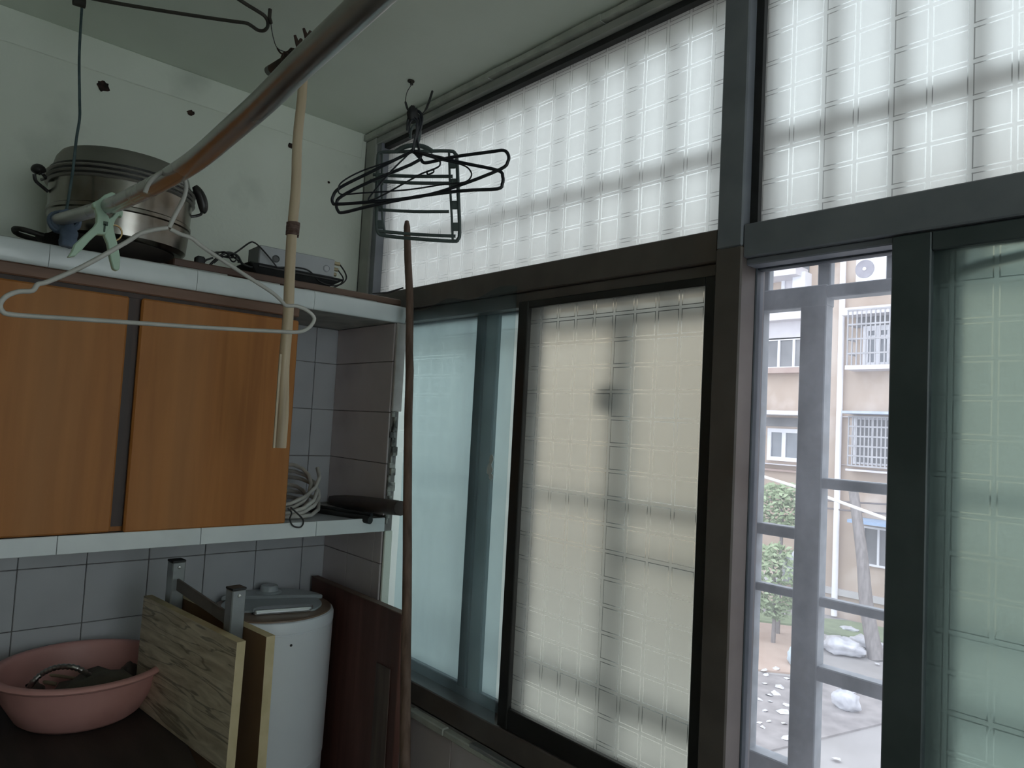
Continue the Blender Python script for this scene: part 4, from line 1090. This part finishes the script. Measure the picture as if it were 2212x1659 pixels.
hanger('plastic_hanger', [(884,262,0.0),(886,246,0.0),(897,238,0.0),(909,245,0.0),(912,262,0.0),(906,285,0.0),(897,305,0.0),(893,327,0.0)],
       [(893,328,0),(880,332,-0.005),(800,372,-0.05),(735,405,-0.09),(719,425,-0.10),(719,438,-0.10),(730,441,-0.095),(800,436,-0.05),(905,425,0.0),(985,403,0.06),(1080,366,0.12),(1097,349,0.13),(1098,335,0.13),(1088,325,0.12),(1060,328,0.10),(980,339,0.05),(930,350,0.02),(915,351,0.01),(908,343,0.005)],
       0.0042, 0.0036, BLU, 'black tubular plastic hanger whose loop reaches highest toward the window')
hanger('plastic_hanger', [(880,272,0.0),(883,254,0.0),(893,244,0.0),(905,252,0.0),(907,270,0.0),(901,296,0.0),(905,322,0.0),(907,344,0.0)],
       [(886,325,0.004),(915,332,0.02),(1000,352,0.06),(1075,368,0.11),(1086,382,0.12),(1085,397,0.12),(1074,408,0.115),(1000,412,0.07),(900,425,0.012),(800,445,-0.06),(742,459,-0.10),(730,455,-0.105),(727,440,-0.105),(738,424,-0.10),(800,392,-0.06),(907,345,0.005)],
       0.0042, 0.0036, BLU, 'black tubular plastic hanger hanging lowest with its left loop in front')
hanger('thin_hanger', [(879,282,0.02),(881,262,0.02),(891,252,0.02),(901,260,0.02),(902,282,0.02),(895,310,0.02),(890,326,0.02)],
       [(890,327,0.02),(850,345,0.0),(780,370,-0.03),(740,392,-0.05),(731,408,-0.055),(738,420,-0.055),(780,417,-0.03),(880,410,0.02),(960,398,0.07),(1002,394,0.10),(1018,381,0.11),(1014,366,0.11),(995,355,0.10),(950,345,0.06),(915,335,0.03)],
       0.0020, 0.0024, BLU, 'thin black wire hanger seen through the thicker ones')
hanger('thin_hanger', [(884,288,0.03),(885,268,0.03),(893,258,0.03),(900,266,0.03),(899,286,0.03),(893,312,0.03),(892,326,0.03)],
       [(892,328,0.03),(870,345,0.02),(840,375,0.0),(812,408,-0.02),(796,430,-0.03),(803,432,-0.03),(830,420,-0.01),(880,392,0.02),(918,372,0.045),(924,377,0.05),(936,372,0.055),(935,367,0.055),(921,371,0.05),(940,364,0.06),(950,357,0.06),(948,346,0.06),(925,336,0.045)],
       0.0022, 0.0024, BLU, 'small steeply tilted wire hanger with a notched bar inside the bunch')
# folding trouser rack
GGR = mat('grey_green_plastic', (0.060,0.082,0.080,1), (0.085,0.11,0.108,1), scale=9, rough=0.4)
rk = empty('trouser_rack', atD(900, 520, DK+0.05), 'grey green plastic trouser rack hanging behind the black hangers', 'clothes hanger', 'hangers bunched by the window')
def rd(x): return DK+0.05+0.10*((x-900)/90)*0.0+0.03
def rp(x, y): return atD(x, y, rd(x))
MB().tube(smooth_path([rp(886,300), rp(888,280), rp(897,270), rp(907,280), rp(905,300), rp(898,318)], 4), 0.004, 8).build('hook', GGR, rk, smooth=60)
MB().tube(smooth_path([rp(855,328), rp(872,318), rp(895,314), rp(918,318), rp(935,328)], 4), [0.004,0.007,0.010,0.007,0.004]+[0.004]*12 if False else 0.0065, 8).build('crown', GGR, rk, smooth=60)
outl = [rp(822,330), rp(850,328), rp(900,327), rp(970,326), rp(983,332), rp(987,345), rp(990,420), rp(993,500), rp(989,517), rp(978,521), rp(900,516), rp(830,509), rp(816,500), rp(813,480), rp(814,420), rp(816,345)]
MB().tube(smooth_path(outl, 3, True), 0.0048, 8, closed=True).build('outer_frame', GGR, rk, smooth=60)
MB().tube([rp(970,328), rp(972,400), rp(976,470), rp(978,518)], 0.0032, 8).build('inner_upright', GGR, rk, smooth=60)
MB().tube([rp(826,330), rp(824,400), rp(826,470), rp(832,507)], 0.0032, 8).build('inner_upright', GGR, rk, smooth=60)
for (xa, ya, xb, yb, r) in ((806,377,978,381,0.0048), (800,390,972,396,0.0048), (818,453,970,457,0.0042), (816,499,984,510,0.0045)):
    MB().tube(smooth_path([rp(xa,ya), rp((xa+xb)/2,(ya+yb)/2+2), rp(xb,yb)], 3), r, 8).build('trouser_bar', GGR, rk, smooth=60)
for (x, y) in ((977,355),(981,395),(982,443),(985,490),(822,390),(820,440),(822,485)):
    q = rp(x, y); MB().obox(q, RGT*0.0085, FWD*0.004, UPV*0.011).build('clip', GGR, rk, bevel=0.002)

# ---- wooden stick leaning on the window -------------------------------------------------
STK = mat('rough_stick', (0.105,0.062,0.044,1), (0.19,0.12,0.092,1), scale=6, rough=0.75, stretch=(8,8,0.8), bump=0.4, bscale=12, c3=(0.15,0.10,0.08,1), s3=3)
def sd(y): return 2.14 - 0.46*(y-478)/(1659-478)
sp = [(879,478),(879,490),(881,560),(885,640),(885,700),(884,760),(885,800),(884,840),(882,900),(881,1000),(880,1100),(880,1200),(879,1300),(877,1400),(876,1500),(875,1600),(874,1700),(872,1800),(868,2050)]
sr = [0.0062,0.0098,0.0108,0.0112,0.0112,0.0112,0.0118,0.0115,0.0116,0.0118,0.012,0.0122,0.0124,0.0127,0.013,0.0132,0.0134,0.0136,0.0138]
SP = [atD(x, y, sd(y)) for x, y in sp]
k = (SP[-1].z-0.0)/(SP[-2].z-SP[-1].z)
SP.append(SP[-1]+(SP[-1]-SP[-2])*k); sr.append(0.014)
tag(MB().tube(SP, sr, 12).build('wooden_stick', STK, smooth=60), 'long rough brown wooden stick leaning upright in the window corner', 'stick')

# ---- plastic film sealed over the end sash -----------------------------------------------
FILM = clear_sheet('bluish_film', (0.80,0.91,0.94,1), 0.20, (0.62,0.76,0.82,1), gloss=0.05, grough=0.15)
fm = MB(); ny, nz = 14, 26
y0, y1, z0, z1 = 1.3285, 1.80, Z(-0.740), Z(0.352)
vs_, fs_ = [], []
for i in range(ny+1):
    for j in range(nz+1):
        y = y0+(y1-y0)*i/ny; z = z0+(z1-z0)*j/nz
        e = min(i, ny-i)/ny
        zt_ = z + (0.010*math.sin(i*0.9) if j == nz else 0) - (0.02*(i/ny) if j == nz else 0)
        vs_.append((1.1985-0.0012*math.sin(i*1.3)*math.sin(j*0.7)-0.001, y, zt_))
for i in range(ny):
    for j in range(nz):
        a = i*(nz+1)+j
        fs_.append((a, a+nz+1, a+nz+2, a+1))
fm.add(vs_, fs_)
tag(fm.build('plastic_film', FILM, smooth=60, fix=False), 'bluish clear plastic film taped over the end window sash', 'plastic film')
tap = onX(1060, 1010, 1.194)
tagm = MB()
for (dy, dz, ry, rz) in ((0.0,0.022,0.010,0.012),(0.004,-0.004,0.013,0.016),(-0.002,-0.024,0.010,0.009)):
    n = 10
    P = [tap+Vector((0,dy+ry*RND.uniform(0.7,1.1)*math.cos(2*math.pi*i/n), dz+rz*RND.uniform(0.7,1.1)*math.sin(2*math.pi*i/n))) for i in range(n)]
    tagm.prism(P, (0.0015, 0, 0))
tag(tagm.build('tape_scrap', mat('torn_tape', (0.55,0.62,0.64,1), (0.65,0.72,0.74,1), rough=0.6)), 'torn pale tape scrap stuck to the film on the end sash', 'tape')

# ================================================================== things standing low
# second wire of the hanger bunch, pulled toward the head frame
tag(MB().tube(smooth_path([atD(934,197,1.86), atD(928,216,1.84), atD(920,236,1.80), atD(909,250,1.77)], 4), [0.0030]*9+[0.0016]*4, 6).build('wire_tail', BLACK, smooth=60), 'stiff black wire end sticking up from the bunch of hangers', 'wire')

# table
ZTB2 = Z(-0.73)
TBW = wood('black_brown_table', (0.022,0.017,0.015,1), (0.045,0.034,0.029,1), (0.06,0.045,0.038,1), grain=(6,1,6), rough=0.7)
ta_ = math.radians(-8)
tx, ty = Vector((math.cos(ta_), math.sin(ta_), 0)), Vector((-math.sin(ta_), math.cos(ta_), 0))
tcn = Vector((0.290, 1.735, ZTB2))
tbl = empty('wooden_table', (tcn.x, tcn.y, 0), 'dark brown wooden table under the pink basin', 'table')
hw, hd = 0.292, 0.36
MB().obox(tcn+Vector((0,0,-0.012)), tx*hw, ty*hd, Vector((0,0,0.012))).build('top', TBW, tbl, bevel=0.003)
for sx in (-1, 1):
    for sy in (-1, 1):
        MB().obox(Vector((tcn.x, tcn.y, (ZTB2-0.024)/2))+tx*(sx*(hw-0.03))+ty*(sy*(hd-0.03)), tx*0.02, ty*0.02, Vector((0,0,(ZTB2-0.024)/2))).build('leg', TBW, tbl, bevel=0.002)
    MB().obox(tcn+tx*(sx*(hw-0.03))+Vector((0,0,-0.064)), tx*0.009, ty*(hd-0.05), Vector((0,0,0.04))).build('apron', TBW, tbl)
# basin
PINK = mat('pink_plastic', (0.58,0.29,0.265,1), (0.64,0.34,0.31,1), scale=4, rough=0.5, c3=(0.52,0.25,0.22,1), s3=3)
bc_ = Vector((0.420, 1.925, ZTB2))
Rr, Rb, hb = 0.182, 0.130, 0.118
bas = empty('pink_basin', bc_, 'pink plastic wash basin holding a steel hose on the dark table', 'basin')
MB().lathe([(0.0,0.001),(Rb-0.012,0.001),(Rb,0.010),(Rb+(Rr-Rb)*0.5,hb*0.45),(Rr-0.012,hb-0.012)], bc_, 64).lathe([(Rr-0.015,hb-0.012),(Rb+(Rr-Rb)*0.5-0.003,hb*0.45),(Rb-0.004,0.012),(Rb-0.015,0.005),(0.0,0.005)], bc_, 64).build('bowl', PINK, bas, smooth=40, fix=False)
MB().lathe([(Rr-0.016,hb-0.014),(Rr-0.014,hb-0.003),(Rr-0.009,hb),(Rr+0.003,hb-0.002),(Rr+0.006,hb-0.007),(Rr+0.003,hb-0.012),(Rr-0.012,hb-0.014)], bc_, 64).build('rim', PINK, bas, smooth=60)
# contents
def bz(px, py, h): return onZ(px, py, ZTB2+h)
HOSE = mat('chrome_hose', (0.42,0.41,0.39,1), (0.52,0.51,0.49,1), rough=0.3, metal=1.0)
hpth = smooth_path([bz(58,1489,0.03)+Vector((0,0,-0.02)), bz(66,1481,0.075), bz(90,1456,0.10), bz(125,1441,0.115), bz(165,1443,0.115), bz(196,1462,0.085), bz(214,1478,0.05)], 12)
hr = [0.0062+0.0011*math.sin(i*2.1) for i in range(len(hpth))]
tag(MB().tube(hpth, hr, 10).build('shower_hose', HOSE, smooth=80), 'ribbed chrome shower hose arching out of the pink basin', 'hose')
for i, (pts, r, m, lab) in enumerate((
    ([bz(75,1466,0.045), bz(110,1459,0.05), bz(150,1464,0.045), bz(200,1472,0.04)], 0.0042, mat('yellow_tube', (0.30,0.25,0.17,1), (0.36,0.31,0.21,1), rough=0.5), 'long yellowish rubber tube lying in the pink basin'),
    ([bz(78,1476,0.035), bz(100,1474,0.04), bz(122,1478,0.035)], 0.0050, MATS['yellow_tube'], 'short yellowish tube end in the pink basin under the hose'))):
    tag(MB().tube(smooth_path(pts, 5), r, 8).build('rubber_tube', m, smooth=60), lab, 'tube')
RAG = mat('dirty_rag', (0.085,0.075,0.06,1), (0.16,0.145,0.115,1), scale=12, rough=0.95, bump=0.6, bscale=40)
blob('dirty_rag', bc_+Vector((0.02,-0.02,0.006)), 0.100, 0.088, 0.052, RAG, 'dirty brown rag heaped in the pink basin', 'rag', seed=11, amp=0.35)
blob('dark_cup', bz(296,1450,0.055)+Vector((-0.012,0.02,-0.045)), 0.026, 0.026, 0.040, mat('dark_cup', (0.06,0.045,0.04,1), (0.11,0.085,0.07,1), scale=15, rough=0.5), 'small dark lump at the right inside the pink basin', 'lump', seed=12, amp=0.15)
blob('dark_cup', bz(45,1470,0.05)+Vector((0.018,-0.01,-0.042)), 0.030, 0.035, 0.028, MATS['dark_cup'], 'small dark lump at the left inside the pink basin', 'lump', seed=13, amp=0.25)

# stacked board, metal legs, second board
def plankmat():
    m = bpy.data.materials.new('printed_planks'); m.use_nodes = True
    nt = m.node_tree; N = nt.nodes; L = nt.links; b = N['Principled BSDF']; b.inputs['Roughness'].default_value = 0.6
    tc = N.new('ShaderNodeTexCoord'); mp = N.new('ShaderNodeMapping'); mp.inputs['Scale'].default_value = (1, 2.2, 16)
    L.new(tc.outputs['Object'], mp.inputs['Vector'])
    n1 = N.new('ShaderNodeTexNoise'); n1.inputs['Scale'].default_value = 4; n1.inputs['Detail'].default_value = 9; n1.inputs['Distortion'].default_value = 0.8
    L.new(mp.outputs['Vector'], n1.inputs['Vector'])
    c1 = N.new('ShaderNodeValToRGB'); e = c1.color_ramp.elements
    e[0].position = 0.30; e[0].color = (0.40,0.33,0.23,1); e[1].position = 0.66; e[1].color = (0.70,0.62,0.48,1)
    L.new(n1.outputs['Fac'], c1.inputs['Fac'])
    # dark cracks along the grain
    mp2 = N.new('ShaderNodeMapping'); mp2.inputs['Scale'].default_value = (1, 0.8, 11)
    L.new(tc.outputs['Object'], mp2.inputs['Vector'])
    n2 = N.new('ShaderNodeTexNoise'); n2.inputs['Scale'].default_value = 2.6; n2.inputs['Detail'].default_value = 3; n2.inputs['Distortion'].default_value = 0.5
    L.new(mp2.outputs['Vector'], n2.inputs['Vector'])
    ab = N.new('ShaderNodeMath'); ab.operation = 'SUBTRACT'; ab.inputs[1].default_value = 0.5; L.new(n2.outputs['Fac'], ab.inputs[0])
    aa = N.new('ShaderNodeMath'); aa.operation = 'ABSOLUTE'; L.new(ab.outputs[0], aa.inputs[0])
    mr = N.new('ShaderNodeMapRange'); mr.inputs['From Min'].default_value = 0.004; mr.inputs['From Max'].default_value = 0.02; mr.inputs['To Min'].default_value = 0.55; mr.inputs['To Max'].default_value = 0.0
    L.new(aa.outputs[0], mr.inputs['Value'])
    mx = N.new('ShaderNodeMix'); mx.data_type = 'RGBA'; L.new(mr.outputs['Result'], mx.inputs['Factor']); L.new(c1.outputs['Color'], mx.inputs['A']); mx.inputs['B'].default_value = (0.045,0.033,0.02,1)
    # greenish knots
    v = N.new('ShaderNodeTexVoronoi'); v.inputs['Scale'].default_value = 5.5
    mp3 = N.new('ShaderNodeMapping'); mp3.inputs['Scale'].default_value = (0.2, 1, 1.1); L.new(tc.outputs['Object'], mp3.inputs['Vector']); L.new(mp3.outputs['Vector'], v.inputs['Vector'])
    m3 = N.new('ShaderNodeMapRange'); m3.inputs['From Min'].default_value = 0.05; m3.inputs['From Max'].default_value = 0.16; m3.inputs['To Min'].default_value = 0.75; m3.inputs['To Max'].default_value = 0.0
    L.new(v.outputs['Distance'], m3.inputs['Value'])
    mx2 = N.new('ShaderNodeMix'); mx2.data_type = 'RGBA'; L.new(m3.outputs['Result'], mx2.inputs['Factor']); L.new(mx.outputs['Result'], mx2.inputs['A']); mx2.inputs['B'].default_value = (0.075,0.085,0.05,1)
    L.new(mx2.outputs['Result'], b.inputs['Base Color'])
    return m
PLK = plankmat()
EDGE = mat('pale_board_edge', (0.42,0.35,0.20,1), (0.50,0.42,0.26,1), scale=20, rough=0.7)
BRN = mat('hardboard_face', (0.15,0.085,0.042,1), (0.20,0.115,0.06,1), scale=5, rough=0.6)
zt1 = Z(-0.47)
bA, bB = onZ(311, 1287, zt1), onZ(512, 1388, zt1)
bdir = (bB-bA); bdir.z = 0; Lb = bdir.length; bdir.normalize(); bn = Vector((-bdir.y, bdir.x, 0))   # bn points to +X side
if bn.x < 0: bn = -bn
zb1 = ZTB2+0.001
lean = Vector((-0.004, 0, 0))
brd = empty('plank_board', (bA+bB)/2+Vector((0,0,zb1-zt1)), 'plank patterned board with pale edge standing on the table right of the basin', 'board')
th = 0.019
def slab(a, b, ztop, zbot, t, ln, n):
    v = [a+ln, b+ln, b+ln+n*t, a+ln+n*t]
    lo = [Vector((p.x, p.y, zbot)) for p in v]
    hi = [Vector((p.x-ln.x, p.y-ln.y, ztop)) for p in v]
    return lo+hi, [(0,3,2,1),(4,5,6,7),(0,1,5,4),(1,2,6,5),(2,3,7,6),(3,0,4,7)]
v, f = slab(bA, bB, zt1, zb1, th, lean, bn)
# the near, top and back faces are the pale cut edge
mb = MB(); mb.add(v, [f[2]], 0); mb.add(v, [f[0], f[1], f[3], f[4], f[5]], 1)
o = mb.build('face_panel', [PLK, EDGE], brd)
# metal legs between the boards
GALM = mat('galvanised_tube', (0.25,0.27,0.28,1), (0.36,0.385,0.39,1), scale=10, rough=0.38, metal=0.75, c3=(0.18,0.195,0.2,1), s3=9)
lg = empty('folding_leg_frame', (bA+bB)/2+Vector((0.03,0,zb1-zt1)), 'galvanised square metal legs with a flat crossbar behind the plank board', 'metal frame')
n_off = bn*(th+0.003)
def leg_(px_corner, py_top, w):
    """corner nearest the camera at pixel, square tube of side w"""
    # intersect the pixel ray with the plane just behind the board
    d = ray(px_corner, py_top); d = Vector((d[0], d[1], d[2]))
    p0 = bA+n_off; t = (Vector((p0.x,p0.y,0))-Vector((0,0,0))).dot(bn)/Vector((d.x,d.y,0)).dot(bn)
    c = Vector((d.x*t, d.y*t, d.z*t+H))
    back = -bdir
    cen = c + back*(w/2) + bn*(w/2)
    zbot = zb1+0.002
    m = MB().obox(Vector((cen.x, cen.y, (c.z+zbot)/2)), bn*(w/2), back*(w/2), Vector((0,0,(c.z-zbot)/2)))
    lo = m.build('leg', GALM, lg, bevel=0.002)
    MB().obox(Vector((cen.x, cen.y, c.z+0.002)), bn*(w/2+0.0005), back*(w/2+0.0005), Vector((0,0,0.0025))).build('end_cap', BLACK, lo, bevel=0.001)
    rv = c + bn*(w*0.5) + bdir*0.0008 + Vector((0,0,-0.012))
    MB().lathe([(0.0,0.002),(0.0028,0.0015),(0.004,0.0)], rv, 12, axis=bdir).build('rivet', mat('bright_rivet', (0.7,0.72,0.74,1), (0.75,0.77,0.79,1), rough=0.25, metal=0.9), lo, smooth=40)
    return c, cen
c1_, n1_ = leg_(374, 1216, 0.031)
c2_, n2_ = leg_(503, 1277, 0.031)
a = n1_.copy(); a.z = c1_.z-0.052; b_ = n2_.copy(); b_.z = c2_.z-0.072
MB().bar(a, b_, 0.006, 0.028).build('crossbar', mat('brown_flat_bar', (0.12,0.105,0.095,1), (0.17,0.15,0.14,1), scale=12, rough=0.6, metal=0.3), lg, bevel=0.001)
# second board behind the legs
off2 = bn*(th+0.003+0.031+0.003)
b2A = bA + off2 + bdir*0.06; b2B = bB + off2 + bdir*0.015
zt2 = zt1+0.004
brd2 = empty('hardboard_panel', (b2A+b2B)/2+Vector((0,0,0.3-zt2)), 'brown faced board with pale edge standing between the metal legs and the white spin dryer', 'board')
v, f = slab(b2A, b2B, zt2, 0.302, 0.020, Vector((0,0,0)), bn)
mb = MB(); mb.add(v, [f[2]], 0); mb.add(v, [f[0], f[1], f[3], f[4], f[5]], 1)
mb.build('face_panel', [BRN, EDGE], brd2)
# low bench that carries the dryer
dc = atD(588, 1312, 2.04)
bench = empty('low_bench', (dc.x, dc.y, 0), 'low dark bench under the white spin dryer', 'bench')
MB().box((0.665, 1.40, 0.268), (1.085, 2.13, 0.30)).build('top', TBW, bench, bevel=0.003)
for x in (0.69, 1.055):
    for y in (1.45, 2.09): MB().box((x-0.02, y-0.02, 0), (x+0.02, y+0.02, 0.268)).build('leg', TBW, bench)

# ---- white spin dryer ---------------------------------------------------------------
WPL = mat('white_plastic_body', (0.76,0.79,0.84,1), (0.82,0.85,0.89,1), scale=4, rough=0.35)
TAN = mat('tan_ring', (0.19,0.125,0.088,1), (0.24,0.165,0.12,1), scale=8, rough=0.4)
GLID = mat('grey_lid', (0.36,0.40,0.42,1), (0.44,0.48,0.50,1), scale=5, rough=0.3)
Rd = 0.172
zd1 = dc.z; zd0 = 0.301
dry = empty('spin_dryer', (dc.x, dc.y, zd0), 'white cylindrical spin dryer with tan topped lid and dial', 'spin dryer')
seam = zd0+0.235
MB().lathe([(0.0,zd0),(Rd*0.90,zd0),(Rd*0.93,zd0+0.008),(Rd*0.955,seam-0.003),(Rd*0.94,seam),(Rd*0.965,seam+0.003),(Rd,zd1-0.045),(Rd*1.0,zd1-0.035),(Rd*0.985,zd1-0.034),(Rd*0.985,zd1-0.032),(Rd*1.005,zd1-0.030),(Rd*1.005,zd1-0.010),(Rd*0.985,zd1-0.002),(Rd*0.96,zd1),(0.0,zd1)], (dc.x,dc.y,0), 72).build('body', WPL, dry, smooth=30)
MB().lathe([(Rd*0.955,zd1-0.001),(Rd*0.95,zd1+0.004),(Rd*0.90,zd1+0.006),(0.0,zd1+0.006)], (dc.x,dc.y,0), 72).build('top_ring', TAN, dry, smooth=40)
# grey lid: disc cut straight at front (handle side) and with a step for the control panel
vx = Vector((dc.x, dc.y, 0)).normalized(); vt = Vector((vx.y, -vx.x, 0))       # vx away from the camera
def lp_(u, w, z): return Vector((dc.x, dc.y, 0)) + vt*u + vx*w + Vector((0,0,z))
def lid_poly(rad, w0, w1, z, n=28):
    P = []
    a0, a1 = math.asin(max(-1,w0/rad)), math.asin(min(1,w1/rad))
    for i in range(n+1):
        a = a0+(a1-a0)*i/n; P.append(lp_(rad*math.cos(a), rad*math.sin(a), z))
    for i in range(n+1):
        a = a1+(a0-a1)*i/n; P.append(lp_(-rad*math.cos(a), rad*math.sin(a), z))
    return P
MB().prism(lid_poly(Rd*0.80, -0.080, 0.055, zd1+0.006), (0,0,0.006)).build('lid', GLID, dry, bevel=0.002)
pan = MB().prism(lid_poly(Rd*0.90, 0.058, 0.155, zd1+0.006), (0,0,0.013)).build('control_panel', GLID, dry, bevel=0.003)
MB().lathe([(0.0,0.022),(0.022,0.022),(0.025,0.019),(0.027,0.006),(0.036,0.003),(0.038,0.0)], lp_(-0.012, 0.105, zd1+0.018), 28).build('dial', GLID, pan, smooth=40)
hd_ = MB()
hu = lambda u, w, z: lp_(u, w, zd1+z)
hd_.prism([hu(-0.045,-0.112,0.006), hu(0.105,-0.085,0.006), hu(0.112,-0.060,0.006), hu(0.095,-0.050,0.006), hu(-0.035,-0.066,0.006), hu(-0.052,-0.088,0.006)], (0,0,0.016)).build('handle', mat('chrome_handle', (0.62,0.66,0.68,1), (0.7,0.74,0.76,1), rough=0.22, metal=0.7), dry, bevel=0.006, bseg=2)
vis = onY(637, 1381, dc.y)
dd = Vector((-0.08, -1, 0)).normalized()
sw = Vector((dc.x, dc.y, zd1-0.06)) + (vt*0.055 - vx*math.sqrt((Rd*0.995)**2-0.055**2))
MB().lathe([(0.0,0.002),(0.003,0.0015),(0.004,0.0)], sw, 10, axis=vt*0.055-vx*0.16).build('screw', BLACK, dry, smooth=40)
# ---- dark red board leaning on the side wall --------------------------------------------
RBW = wood('dark_red_board', (0.095,0.036,0.028,1), (0.15,0.062,0.048,1), (0.07,0.03,0.024,1), grain=(8,8,0.8), rough=0.55)
rbd = empty('red_brown_panel', (1.105, 1.86, 0.0), 'dark red brown wooden panel leaning against the tiled side wall', 'panel')
ztr = Z(-0.520)
MB().box((1.092, 1.602, 0.0), (1.112, 2.120, ztr)).build('panel', RBW, rbd, bevel=0.002)
MB().box((1.090, 1.604, ztr-0.0005), (1.1125, 2.118, ztr+0.002)).build('top_edge', mat('worn_edge', (0.14,0.085,0.065,1), (0.2,0.13,0.1,1), scale=14, rough=0.7), rbd)
st0, st1 = onX(815, 1430, 1.092), onX(845, 1440, 1.092)
MB().box((1.088, st1.y, 0.0), (1.092, st0.y, st0.z)).build('batten', mat('worn_batten', (0.10,0.07,0.06,1), (0.15,0.11,0.095,1), scale=8, rough=0.7, stretch=(6,6,0.6)), rbd, bevel=0.001)
